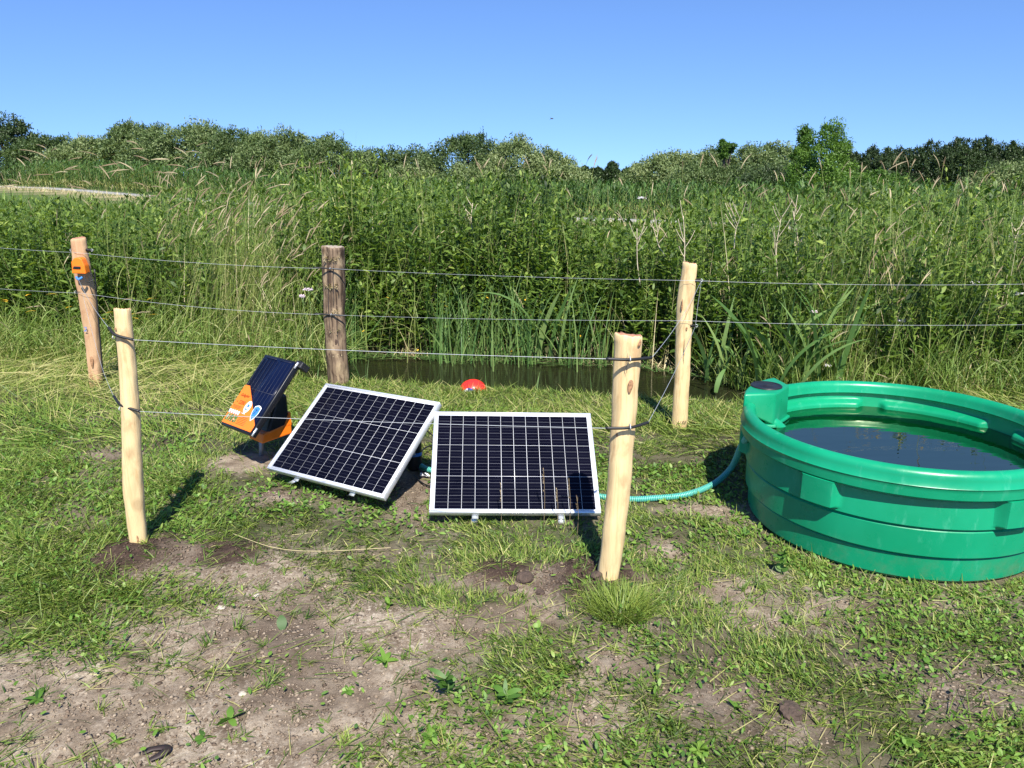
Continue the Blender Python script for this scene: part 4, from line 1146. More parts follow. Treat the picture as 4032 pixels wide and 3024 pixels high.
# ------------------------------------------------------------------ wires
def wire(pts, label, sag=.0, r=.0010):
    P = []
    for i in range(len(pts) - 1):
        a, b_ = np.array(pts[i]), np.array(pts[i + 1]); s = sag if np.isscalar(sag) else sag[i]
        for t_ in np.linspace(0, 1, 14, endpoint=False): P.append(a + (b_ - a) * t_ - np.array([0, 0, 1]) * s * 4 * t_ * (1 - t_))
    P.append(np.array(pts[-1])); P = np.array(P)
    b = Bag(); tube(b, P, r, 6)
    link("fence_wire", b.mesh("fence_wire", True), M_wire, label=label, cat="fence wire", group="fence wires")
def sleeve(pts, staple, label):
    c = np.mean(pts, 0)
    root = empty("insulator_sleeve", tuple(c), label, "insulator", "black sleeves insulating the wires on the posts")
    b = Bag(); tube(b, smooth_path(np.array(pts) - c, 8), .0058, 10)
    link("tube", b.mesh("tube", True), M_rubber, root)
    s = np.array(staple) - c; b = Bag(); a = np.linspace(0, np.pi, 9)
    loop = np.stack([0 * a + rng.normal(0, .001), .016 - .024 * np.sin(a), .0095 * np.cos(a)], 1) + s
    tube(b, loop, .0022, 6); link("staple", b.mesh("staple", True), M_wire, root)
def Y_at(name, extra): return PT[name][0][1] - extra
OFF = .014
# back fence upper and lower
FL1 = on_post('FL', 992, OFF); FL2 = on_post('FL', 1150, OFF)
O1 = on_post('OLD', 1053, .008); O2 = on_post('OLD', 1232, .008)
RB1 = on_post('RB', 1102, .012, .055); RB2 = on_post('RB', 1262, .012, .052)
E1 = at_y(4250, 1114, 5.0); E2 = at_y(4250, 1274, 5.0)
wire([at_y(-300, 948, 6.4), FL1, O1, on_post('RB', 1100, .010), E1], "upper back wire running past the old brown post to the right edge", [.01, .02, .012, .02])
wire([at_y(-300, 1112, 6.4), FL2, O2, on_post('RB', 1256, .010), E2], "lower back wire running past the old brown post to the right edge", [.01, .03, .012, .02])
def sl(pst, P, u0, u1, label, dy=.0):
    B = P.copy(); y = B[1]; v = None
    return None
for (P, du0, du1, lb) in ((O1, -.13, .13, "upper black sleeve on the old brown post"), (O2, -.125, .12, "lower black sleeve on the old brown post")):
    A = np.array(P); sleeve([A + [du0, .004, .009], A, A + [du1, 0, -.008]], A, lb)
# front fence
LFa = on_post('LF', 1335, OFF); LFb = on_post('LF', 1612, OFF)
RFa = on_post('RF', 1415, OFF); RFb = on_post('RF', 1684, OFF)
anchA = at_y(305, 1092, 5.70); anchB = at_y(325, 1155, 5.70)
yl = PT['LF'][0][1]
la0 = at_y(428, 1290, yl - .01); la1 = at_y(455, 1318, yl - .04); la2 = at_y(524, 1338, yl - .045)
lb0 = at_y(448, 1560, yl + .03); lb1 = at_y(478, 1595, yl - .03); lb2 = at_y(550, 1620, yl - .045)
yr = PT['RF'][0][1]
ra0 = at_y(2386, 1413, yr - .064); ra1 = at_y(2482, 1416, yr - .062); ra2 = at_y(2566, 1408, yr - .01)
rb0 = at_y(2384, 1686, yr - .064); rb1 = at_y(2478, 1684, yr - .062); rb2 = at_y(2552, 1664, yr - .01)
RB1b = at_y(2762, 1104, PT['RB'][0][1] - .02); RB2b = at_y(2738, 1285, PT['RB'][0][1] - .03)
wire([anchA, la0, la1, la2, ra0, ra1, ra2, RB1b], "upper front wire strung across above the solar panels", [.03, 0, 0, .008, 0, 0, .035])
wire([anchB, at_y(402, 1448, 4.6), lb0, lb1, lb2, rb0, rb1, rb2, RB2b], "lower front wire crossing in front of the solar panels", [.03, .01, 0, 0, .008, 0, 0, .02])
wire([RB1b, at_y(2748, 1200, RB1b[1]), RB2b], "short jumper wire joining the two insulators of the rear right post", .0)
sleeve([la0, la1, la2], on_post('LF', 1322, .010, -.03), "upper black sleeve on the slender front left post")
sleeve([lb0, lb1, lb2], on_post('LF', 1602, .010, -.03), "lower black sleeve on the slender front left post")
sleeve([ra0, ra1, ra2], ra1 + [-.0, .002, 0], "upper black sleeve on the thick front right post")
sleeve([rb0, rb1, rb2], rb1 + [-.0, .002, 0], "lower black sleeve on the thick front right post")
# screw-in insulators
def insulator(P, side, label):
    root = empty("ring_insulator", tuple(P), label, "insulator", "black ring insulators screwed into the posts")
    b = Bag(); tube(b, [[-side * .045, 0, 0], [-side * .01, 0, 0]], .006, 8)
    for k_ in range(4): tube(b, [[-side * (.04 - .010 * k_), 0, 0], [-side * (.036 - .010 * k_), 0, 0]], .012, 12)
    link("body", b.mesh("body", True), M_black, root)
    b = Bag(); a = np.linspace(0, 2 * np.pi, 16); tube(b, np.stack([np.cos(a) * .008, 0 * a, np.sin(a) * .008], 1), .002, 6)
    link("ring", b.mesh("ring"), M_wire, root)
insulator(RB1b, 1, "black ribbed insulator at the upper right side of the rear right post")
insulator(at_y(2742, 1283, PT['RB'][0][1] - .02), 1, "black ribbed insulator lower on the right side of the rear right post")
insulator(at_y(280, 985, 5.76), -1, "black insulator at the upper left side of the reddish post")
insulator(at_y(362, 985, 5.76), 1, "black insulator at the upper right side of the reddish post")
insulator(at_y(298, 1150, 5.76), -1, "black insulator on the lower left side of the reddish post")
# orange gate handle box on FL
Pg = at_y(316, 1045, 5.70)
root = empty("gate_handle_box", tuple(Pg), "orange plastic gate handle box hung on the reddish back left post", "gate handle")
def prism(poly, y0, y1):
    m = len(poly); v = [(a, y0, c) for a, c in poly] + [(a, y1, c) for a, c in poly]
    bm = bmesh.new(); vs = [bm.verts.new(p_) for p_ in v]
    bm.faces.new(vs[:m]); bm.faces.new(vs[m:][::-1])
    for i in range(m): bm.faces.new((vs[i], vs[m + i], vs[m + (i + 1) % m], vs[(i + 1) % m]))
    bmesh.ops.recalc_face_normals(bm, faces=bm.faces[:]); me = bpy.data.meshes.new("p"); bm.to_mesh(me); bm.free(); return me
me = bevel_mesh(prism([(-.050, -.055), (.052, -.060), (.050, .0), (.036, .048), (.020, .060), (-.020, .058), (-.044, .030)], -.035, .03), .006)
link("body", me, M_orange, root)
me = bevel_mesh(prism([(-.038, -.022), (.020, -.024), (.022, -.004), (-.030, -.002)], -.040, -.030), .003); link("opening", me, M_black, root)
b = Bag(); tube(b, smooth_path([[.046, 0, -.05], [.085, -.02, -.06], [.09, 0, -.10], [.05, -.03, -.12], [.03, -.02, -.07]], 8), .004, 6); link("cable", b.mesh("cable", True), M_rubber, root)
b = Bag(); tube(b, smooth_path([[-.03, -.02, -.085], [-.01, -.03, -.10], [.015, -.02, -.085]], 6), .009, 8); link("clip", b.mesh("clip", True), M_label_blue, root)
# dark cable running down the reddish post's right side
b = Bag()
pl_ = [at_y(372, 1060, 5.76), at_y(383, 1200, 5.75), at_y(393, 1320, 5.74), at_y(404, 1450, 5.74), at_y(412, 1525, 5.74)]
tube(b, smooth_path(pl_, 8), .006, 8)
link("ground_cable", b.mesh("ground_cable", True), M_rubber, label="black cable running down the right side of the reddish post", cat="cable")

# ------------------------------------------------------------------ solar panels
def frame_from(C_, rv):
    rv = np.array(rv); th = np.linalg.norm(rv)
    M = Matrix.Rotation(th, 4, Vector(rv / th)); M.translation = Vector(C_)
    return M

def solar(C_, rv, W, H, label, feet):
    M = frame_from(C_, rv)
    root = empty("solar_panel", tuple(C_), label, "solar panel", "ground standing solar panels")
    root.rotation_euler = M.to_euler()
    t, d = .011, .032
    b = Bag()
    for (cx, cy, sx, sy) in ((0, H / 2 - t / 2, W, t), (0, -H / 2 + t / 2, W, t), (-W / 2 + t / 2, 0, t, H - 2 * t), (W / 2 - t / 2, 0, t, H - 2 * t)):
        box(b, (cx, cy, -d / 2), (sx, sy, d))
    me = bevel_mesh(b.mesh("frame"), .0012, 1); link("frame", me, M_alu, root)
    b = Bag(); box(b, (0, 0, -.009), (W - 2 * t - .0005, H - 2 * t - .0005, .004)); link("backsheet", b.mesh("backsheet"), M_white, root)
    cw = (W - 2 * t - .022) / 12; ch = (H - 2 * t - .020) / 3
    cb = Bag(); bb = Bag(); hb = Bag()
    for i in range(12):
        for j in range(3):
            x0 = -W / 2 + t + .011 + i * cw; y0 = -H / 2 + t + .010 + j * ch
            g = .0009
            z = -.0062
            cb.add([[x0 + g, y0 + g, z], [x0 + cw - g, y0 + g, z], [x0 + cw - g, y0 + ch - g, z], [x0 + g, y0 + ch - g, z]], [[0, 1, 2, 3]])
            for k_ in range(1, 10):
                yy = y0 + g + (ch - 2 * g) * k_ / 10
                hw = .0003 if k_ % 2 else .0005
                (bb if k_ % 2 else hb).add([[x0 + g + .002, yy - hw, z + .0004], [x0 + cw - g - .002, yy - hw, z + .0004], [x0 + cw - g - .002, yy + hw, z + .0004], [x0 + g + .002, yy + hw, z + .0004]], [[0, 1, 2, 3]])
    nq = [len(np.concatenate(q.q)) for q in (cb, bb, hb)]
    al = Bag()
    for q in (cb, bb, hb): al.add(np.concatenate(q.v), np.concatenate(q.q))
    me = al.mesh("cells")
    for m_ in (M_cell, M_bus, M_bus_hi): me.materials.append(m_)
    me.polygons.foreach_set("material_index", np.repeat([0, 1, 2], nq).astype(np.int32))
    link("cells", me, None, root)
    # stand: two rails behind the panel, feet straps and rear props
    Mi = M.inverted()
    for (fu, fv, sx) in feet:
        b = Bag()
        foot = at_z(fu, fv, .004)
        rx = sx
        lower = np.array([rx, -H / 2 + .03, -d - .004]); upper = np.array([rx, H / 2 + .012, -d - .004])
        box(b, (rx, 0, -d - .004), (.030, H + .03, .006))
        fl = np.array(Mi @ Vector(foot))
        # strap from lower frame to the foot
        e1 = np.array([rx, -H / 2 - .008, -d - .004]); ax = np.array([.015, 0, 0]); th_ = np.array([0, 0, -.004])
        v = [e1 - ax, e1 + ax, fl + ax, fl - ax]; v2 = [q_ + th_ for q_ in v]
        b.add(v + v2, [[0, 1, 2, 3], [7, 6, 5, 4], [0, 4, 5, 1], [1, 5, 6, 2], [2, 6, 7, 3], [3, 7, 4, 0]])
        link("foot_strap", b.mesh("foot_strap"), M_alu, root)
        b = Bag(); w0 = M @ Vector(upper * np.array([1, .8, 1])); g0 = Vector((w0.x + .03, w0.y + .16, -.02))
        a0 = np.array(Mi @ w0); a1 = np.array(Mi @ g0)
        tube(b, [a0, a1], .011, 4); link("rear_leg", b.mesh("rear_leg"), M_alu, root)
    b = Bag(); box(b, (0, H * .28, -d - .012), (.09, .11, .02)); link("junction_box", bevel_mesh(b.mesh("junction_box"), .003, 1), M_black, root)
    return root
solar((.011, 3.532, .245), (.633, .041, .037), .81, .585, "right silver-framed solar panel facing the camera squarely, beside the thick post", [(1865, 2062, -.19), (2210, 2062, .22)])
solar((-.842, 3.794, .282), (.622, -.192, -.525), .81, .595, "left silver-framed solar panel turned and tilted, beside the energizer", [(1135, 1905, -.20), (1372, 1955, .19)])

# ------------------------------------------------------------------ solar energizer
EM = frame_from((-1.4378, 4.1482, .4128), (.776, -.348, -.697))
root = empty("fence_energizer", (-1.4378, 4.1482, .4128), "black solar fence energizer with orange label and base, left of the solar panels", "energizer")
root.rotation_euler = EM.to_euler(); EMi = EM.inverted()
W, H = .35, .477
b = Bag(); box(b, (0, 0, -.020), (W, H, .036)); link("panel_frame", bevel_mesh(b.mesh("panel_frame"), .004, 2), M_frame_black, root)
b = Bag(); box(b, (.003, .004, -.0015), (W - .030, H - .030, .003)); glass = link("solar_glass", b.mesh("solar_glass"), M_cell_blue, root)
b = Bag()
for xx in np.linspace(-.15, .15, 9): box(b, (xx, .012, .0004), (.0010, .40, .0008))
box(b, (0, .013, .0006), (.30, .0022, .0012)); box(b, (-.085, .222, .0006), (.12, .002, .0012)); box(b, (.075, .222, .0006), (.12, .002, .0012)); link("busbars", b.mesh("busbars"), M_bus, glass)
# orange label sheet
poly = [(-.168, -.224), (-.168, .018), (-.162, .025), (-.116, .026), (-.105, .018), (.019, -.072), (.160, -.178), (.164, -.190), (.162, -.224)]
bm = bmesh.new(); vs = [bm.verts.new((a, c, .0022)) for a, c in poly]; f = bm.faces.new(vs)
if f.normal.z < 0: f.normal_flip()
ex = bmesh.ops.extrude_face_region(bm, geom=[f]); bmesh.ops.translate(bm, vec=(0, 0, .0012), verts=[v for v in ex['geom'] if isinstance(v, bmesh.types.BMVert)])
me = bpy.data.meshes.new("label_sheet"); bm.to_mesh(me); bm.free(); lab = link("label_sheet", me, M_orange, root)
Z = .0040
def put_text(body, x, y, size, mat, shear=0., name="lettering"):
    o = link(name, text_mesh(body, size, shear, .0003), mat, lab); o.location = (x, y, Z); return o
put_text("Gallagher", -.100, -.038, .026, M_label_dark, .5)
put_text("S200", -.088, -.084, .034, M_label_dark, .15)
put_text("+", -.140, -.084, .026, M_label_dark)
b = Bag()
for r_ in range(3): box(b, (-.108, -.108 - .007 * r_, Z), (.10 - .012 * r_, .0018, .0006))
link("small_print", b.mesh("small_print"), M_label_dark, lab); b = Bag()
for r_ in range(6): box(b, (.020, -.160 - .009 * r_, Z), (.085 + .006 * (r_ % 2), .0020, .0006))
link("small_print", b.mesh("small_print"), M_label_dark, lab)
b = Bag()
for k_ in range(5): box(b, (-.158 + .025 * k_, -.147, Z), (.018, .024, .0006))
box(b, (-.015, -.140, Z), (.045, .004, .0006))
link("icons", b.mesh("icons"), M_label_white, lab)
for k_, tt in enumerate((.2, .5, .8)):
    b = Bag(); n = 14; cx = -.140 + .042 * k_
    rr = np.random.default_rng(k_)
    for _i in range(4):
        for _j in range(4):
            box(b, (cx - .014 + .0095 * _i, -.200 + .011 * _j, Z), (.0095, .011, .0006), tint=float(rr.random() * .6 + (.3 if rr.random() < .2 else 0)))
    link("picture", b.mesh("picture"), M_photo, lab)
def disc(name, cx, cy, rx, ry, z, mat, par, n=32, h=.0008):
    a = np.arange(n) * 2 * np.pi / n; v = [(cx + rx * math.cos(t), cy + ry * math.sin(t), z) for t in a]
    bm = bmesh.new(); vs = [bm.verts.new(p_) for p_ in v]; f = bm.faces.new(vs)
    ex = bmesh.ops.extrude_face_region(bm, geom=[f]); bmesh.ops.translate(bm, vec=(0, 0, h), verts=[v_ for v_ in ex['geom'] if isinstance(v_, bmesh.types.BMVert)])
    bmesh.ops.recalc_face_normals(bm, faces=bm.faces[:])
    me = bpy.data.meshes.new(name); bm.to_mesh(me); bm.free(); return link(name, me, mat, par)
disc("seal", -.006, -.097, .030, .038, Z - .0004, M_label_white, lab)
b = Bag(); box(b, (-.004, -.088, Z + .0010), (.022, .016, .0006)); box(b, (-.010, -.112, Z + .0010), (.026, .008, .0006)); link("seal_print", b.mesh("seal_print"), M_label_blue, lab)
def shield(s, z, mat, name):
    pts = [(-.9, .8), (-.5, .95), (0, 1.05), (.5, .95), (.9, .8), (.9, .1), (.6, -.55), (0, -1.05), (-.6, -.55), (-.9, .1)]
    bm = bmesh.new(); vs = [bm.verts.new((.098 + a * s * .8, -.118 + c * s, z)) for a, c in pts][::-1]; f = bm.faces.new(vs)
    ex = bmesh.ops.extrude_face_region(bm, geom=[f]); bmesh.ops.translate(bm, vec=(0, 0, .0008), verts=[v_ for v_ in ex['geom'] if isinstance(v_, bmesh.types.BMVert)])
    bmesh.ops.recalc_face_normals(bm, faces=bm.faces[:])
    me = bpy.data.meshes.new(name); bm.to_mesh(me); bm.free(); return link(name, me, mat, lab)
shield(.048, Z, M_label_white, "badge"); shield(.040, Z + .0012, M_label_blue, "badge_field")
o = link("badge_number", text_mesh("7", .045, .1, .0004), M_label_black, lab); o.location = (.096, -.112, Z + .0026)
# body: black housing with an orange lower band, built in world axes
def world_prism(name, pts_lo, pts_hi, mat, bev=.012):
    bm = bmesh.new(); lo = [bm.verts.new(EMi @ Vector(p_)) for p_ in pts_lo]; hi = [bm.verts.new(EMi @ Vector(p_)) for p_ in pts_hi]
    m = len(lo); bm.faces.new(lo[::-1]); bm.faces.new(hi)
    for i in range(m): bm.faces.new((lo[i], lo[(i + 1) % m], hi[(i + 1) % m], hi[i]))
    bmesh.ops.recalc_face_normals(bm, faces=bm.faces[:])
    bmesh.ops.bevel(bm, geom=bm.edges[:], offset=bev, segments=3, profile=.5, affect='EDGES')
    me = bpy.data.meshes.new(name); bm.to_mesh(me); bm.free(); return link(name, me, mat, root)
nx_ = np.array(EM.to_3x3() @ Vector((1, 0, 0))); ang = math.atan2(nx_[1], nx_[0])
def P2(a, bb_, z): # a along the panel's horizontal, bb_ to the back
    return (-1.395 + a * math.cos(ang) - bb_ * math.sin(ang), 4.225 + a * math.sin(ang) + bb_ * math.cos(ang), z)
A0, A1 = -.085, .060
world_prism("housing", [P2(A0, -.09, .135), P2(A1, -.09, .135), P2(A1, .075, .150), P2(A0, .075, .150)],
            [P2(A0, .02, .40), P2(A1, .02, .40), P2(A1, .075, .375), P2(A0, .075, .375)], M_black, .014)
g = .004
world_prism("orange_base", [P2(A0 - g, -.112, .122), P2(A1 + g, -.112, .122), P2(A1 + g, .085, .137), P2(A0 - g, .085, .137)],
            [P2(A0 - g, -.100, .178), P2(A1 + g, -.100, .178), P2(A1 + g, .085, .212), P2(A0 - g, .085, .212)], M_orange, .010)
world_prism("orange_corner", [P2(A0 - g, .03, .18), P2(A1 + g, .03, .18), P2(A1 + g, .085, .19), P2(A0 - g, .085, .19)],
            [P2(A0 - g, .074, .27), P2(A1 + g, .074, .27), P2(A1 + g, .085, .27), P2(A0 - g, .085, .27)], M_orange, .003)
b = Bag(); st = EMi @ Vector((-1.486, 4.235, -.05)); st2 = EMi @ Vector((-1.470, 4.235, .14)); 
tube(b, [st, st2], .016, 4); link("stake", b.mesh("stake"), M_steel, root)
b = Bag(); box(b, (W / 2 + .003, -H / 2 + .025, -.01), (.004, .05, .012)); link("edge_reflector", b.mesh("edge_reflector"), M_alu, root); b = Bag(); box(b, (W / 2 + .003, H / 2 - .02, -.01), (.004, .04, .012)); link("edge_reflector", b.mesh("edge_reflector"), M_alu, root)
me = bevel_mesh(prism([(-.02, -.04), (.03, -.04), (.035, .02), (.0, .03), (-.02, .03)], -.02, .02), .006)
o = link("carry_grip", me, M_black, root); o.location = (W / 2 - .012, H / 2 - .005, -.045)

# ------------------------------------------------------------------ water trough
TX, TY = 1.81, 3.40
troot = empty("water_trough", (TX, TY, 0), "large round green plastic water trough filled with murky water, at the right", "water trough")
NT = 432; th = np.arange(NT) * 2 * np.pi / NT
bosses = [R_(a) for a in (-140.5, -75.5, -13, 47, 103, 160)]
def bossw(th, half, tr):
    w = np.zeros_like(th)
    for c in bosses:
        d = np.abs((th - c + np.pi) % (2 * np.pi) - np.pi)
        w = np.maximum(w, 1 - sstep(half, half + tr, d))
    return w
prof = []  # (z, R, region)
def seg(z0, r0, z1, r1, n, reg='o'):
    for t_ in np.linspace(0, 1, n, endpoint=False): prof.append((z0 + (z1 - z0) * t_, r0 + (r1 - r0) * t_, reg))
seg(.0, .60, .001, .616, 2); seg(.003, .624, .018, .638, 3); seg(.018, .638, .112, .643, 4); seg(.112, .643, .121, .636, 2)
seg(.121, .636, .123, .650, 2); seg(.123, .650, .130, .658, 2); seg(.130, .658, .240, .660, 5); seg(.240, .660, .250, .650, 2)
seg(.250, .650, .252, .662, 2); seg(.252, .662, .258, .668, 2); seg(.258, .668, .385, .656, 22, 'b')
seg(.385, .656, .387, .690, 3, 'b'); seg(.387, .690, .394, .699, 3); seg(.394, .699, .436, .702, 3); seg(.436, .702, .441, .706, 2); seg(.441, .706, .446, .701, 2)
for a in np.linspace(0, np.pi, 13): prof.append((.474 + .031 * math.sin(a) , .668 + .030 * math.cos(a), 'o'))
prof[-13:] = prof[-13:]
seg(.470, .637, .452, .634, 2, 'i'); seg(.450, .632, .446, .634, 2, 'i'); seg(.445, .640, .440, .652, 2, 'i'); seg(.438, .654, .30, .640, 22, 'j'); seg(.30, .640, .04, .612, 6, 'i'); seg(.04, .612, .02, .58, 3, 'i')
prof.append((.02, .0, 'i'))
V = []
for (z, r, reg) in prof:
    rr = np.full(NT, r)
    if reg == 'b' and z > .26:
        taper = sstep(.264, .274, z)
        rr = r + (.703 - r) * bossw(th, R_(5.2), R_(2.6)) * taper
    if reg == 'j':
        w = 1 - bossw(th, R_(7.5), R_(4.0))
        zz = sstep(.30, .315, z) * (1 - sstep(.385, .415, z))
        rr = r - .034 * (bossw(th, R_(21), R_(3.5))) * zz
    V.append(np.stack([np.cos(th) * rr, np.sin(th) * rr, 0 * th + z], 1))
V = np.concatenate(V); m = len(prof); j = np.arange(NT); j2 = (j + 1) % NT
Q = np.concatenate([np.stack([i * NT + j, i * NT + j2, (i + 1) * NT + j2, (i + 1) * NT + j], 1) for i in range(m - 1)])
tb_ = Bag(); tb_.add(V, Q); me = tb_.mesh("basin", True)
me.update()
o = link("basin", me, M_tub, troot)
try: me.set_sharp_from_angle(angle=R_(38))
except Exception: pass
# water
wr = np.concatenate([[0], np.linspace(.1, .66, 8)]); V = np.concatenate([np.stack([np.cos(th[::6]) * r, np.sin(th[::6]) * r, 0 * th[::6] + .370], 1) for r in wr])
k6 = NT // 6; j = np.arange(k6); j2 = (j + 1) % k6
Q = np.concatenate([np.stack([i * k6 + j, i * k6 + j2, (i + 1) * k6 + j2, (i + 1) * k6 + j], 1) for i in range(len(wr) - 1)])
link("trough_water", np_mesh("trough_water", V, Q[k6:] if False else Q), M_tubwater, troot)
# specks floating
# valve housing on the rim
def cp(a, r): return (r * math.cos(R_(a)), r * math.sin(R_(a)))
fp = [cp(124, .700), cp(130, .706), cp(136, .708), cp(142, .708), cp(148, .708), cp(154, .706), cp(160, .700), cp(152.5, .552), cp(131.5, .552)]
cxy = np.mean(fp, 0)
fp_top = [tuple(cxy + (np.array(p_) - cxy) * (.985)) for p_ in fp]
bm = bmesh.new(); lo = [bm.verts.new((*p_, .378)) for p_ in fp]; hi = [bm.verts.new((*p_, .552)) for p_ in fp_top]
for v in lo[:7]: v.co.z = .46
m = len(lo); bm.faces.new(lo[::-1]); bm.faces.new(hi)
for i in range(m): bm.faces.new((lo[i], lo[(i + 1) % m], hi[(i + 1) % m], hi[i]))
bmesh.ops.recalc_face_normals(bm, faces=bm.faces[:])
bmesh.ops.bevel(bm, geom=[e for e in bm.edges if e.calc_face_angle(0) > .35 or len(e.link_faces) < 2], offset=.014, segments=4, profile=.5, affect='EDGES')
for f in bm.faces: f.smooth = True
me = bpy.data.meshes.new("valve_housing"); bm.to_mesh(me); bm.free()
vh = link("valve_housing", me, M_tub, troot)
# flange at its foot inside the trough
fl_ = [cp(157, .640), cp(153.2, .540), cp(130.8, .540), cp(127, .640)]
me = prism([(0, 0), (1, 0), (1, 1)], 0, 1)
bm = bmesh.new(); lo = [bm.verts.new((*p_, .372)) for p_ in fl_]; hi = [bm.verts.new((*p_, .388)) for p_ in fl_]; m = 4
bm.faces.new(lo[::-1]); bm.faces.new(hi)
for i in range(m): bm.faces.new((lo[i], lo[(i + 1) % m], hi[(i + 1) % m], hi[i]))
bmesh.ops.recalc_face_normals(bm, faces=bm.faces[:]); bmesh.ops.bevel(bm, geom=bm.edges[:], offset=.005, segments=2, profile=.5, affect='EDGES')
me = bpy.data.meshes.new("flange"); bm.to_mesh(me); bm.free(); link("flange", me, M_tub, vh)
lc = cp(142, .632)
b = Bag(); aa = np.arange(40) * 2 * np.pi / 40
def lathe(b, prof_, c, n=40):
    a_ = np.arange(n) * 2 * np.pi / n
    V_ = np.concatenate([np.stack([c[0] + np.cos(a_) * r, c[1] + np.sin(a_) * r, 0 * a_ + z], 1) for r, z in prof_])
    j_ = np.arange(n); k_ = (j_ + 1) % n
    b.add(V_, np.concatenate([np.stack([i * n + j_, i * n + k_, (i + 1) * n + k_, (i + 1) * n + j_], 1) for i in range(len(prof_) - 1)]))
lathe(b, [(.079, .548), (.079, .556), (.076, .559), (.068, .559), (.066, .556), (.060, .5565), (.012, .558), (.010, .560), (.0005, .560)], lc)
link("lid", b.mesh("lid", False), M_black, vh)
# float pipe stub under housing
b = Bag(); pa = cp(150, .60); pb = cp(146, .52)
tube(b, smooth_path([(*pa, .40), (*cp(149, .56), .385), (*pb, .345)], 6), .030, 14); link("float_pipe", b.mesh("float_pipe", True), M_tub, vh)

# ------------------------------------------------------------------ hose
hp = [np.array([TX, TY, 0]) + [*cp(170, .69), .36], at_z(2917, 1760, .27), at_z(2880, 1840, .09), at_z(2810, 1905, .03), at_z(2700, 1948, .022), at_z(2570, 1962, .020), at_z(2470, 1965, .020),
      at_z(2330, 1950, .020), at_z(2100, 1900, .020), at_z(1850, 1868, .02), at_z(1700, 1852, .022), at_z(1650, 1830, .022), at_z(1615, 1805, .03)]
hp[0] = np.array([TX + .675 * math.cos(R_(172)), TY + .675 * math.sin(R_(172)), .38])
pth = smooth_path(hp, 60)
dd = np.r_[0, np.cumsum(np.linalg.norm(np.diff(pth, axis=0), axis=1))]
L_ = dd[-1]; ss = np.arange(0, L_, .0022); pth = np.stack([np.interp(ss, dd, pth[:, i]) for i in range(3)], 1)
ph_ = (ss / .0095) * 2 * np.pi
b = Bag(); n_ = 12
tube(b, pth, .0155 + .0012 * np.sin(ph_), n_, cap=False)
b.a[0] = np.repeat(.5 + .5 * np.sin(ph_), n_)
link("water_hose", b.mesh("water_hose", True), M_hose, label="ribbed turquoise suction hose running from the trough behind the panels", cat="hose")
# pump controller bits behind the left panel
pc = at_z(1634, 1845, 0)
root = empty("pump_unit", tuple(pc), "black cylindrical pump standing in shade behind the left solar panel", "pump")
b = Bag(); lathe(b, [(.0005, 0), (.040, 0), (.042, .01), (.042, .19), (.036, .205), (.0005, .207)], (0, 0), 24); link("body", b.mesh("body", True), M_black, root)
b = Bag(); lathe(b, [(.0435, .085), (.0435, .105)], (0, 0), 24); link("blue_band", b.mesh("blue_band", True), M_label_blue, root)
def cable(pts, r, mat, label, name="cable"):
    b = Bag(); tube(b, smooth_path(pts, 10), r, 7); link(name, b.mesh(name, True), mat, label=label, cat="cable")
cable([at_z(1675, 1690, .12), at_z(1700, 1712, .07), at_z(1730, 1735, .05)], .004, M_rubber, "upper black cable arching between the two solar panels")
cable([at_z(1650, 1790, .03), at_z(1672, 1765, .05), at_z(1708, 1752, .03), at_z(1740, 1752, .02)], .005, M_rubber, "black cable curving over the grass behind the panel gap")
cable([at_z(1638, 1833, .02), at_z(1665, 1862, .03), at_z(1700, 1878, .01), at_z(1720, 1890, .01)], .0045, M_rubber, "dark cable with a white plug lying between the panels")
cable([at_z(1630, 1870, .01), at_z(1655, 1895, .012), at_z(1680, 1910, .01), at_z(1715, 1920, .01)], .004, M_rubber, "lowest black cable lying on the bare soil between the panels")
for (u, v, lb) in ((1662, 1868, "left white plug connector on the soil between the panels"), (1678, 1869, "right white plug connector on the soil between the panels")):
    b = Bag(); box(b, (0, 0, 0), (.022, .012, .016)); box(b, (.016, 0, 0), (.014, .007, .009))
    o = link("cable_plug", bevel_mesh(b.mesh("cable_plug"), .0015, 1), M_label_white, label=lb, cat="plug"); o.location = tuple(at_z(u, v, .022)); o.rotation_euler = (0, .2, .5 if u < 1670 else -.4)

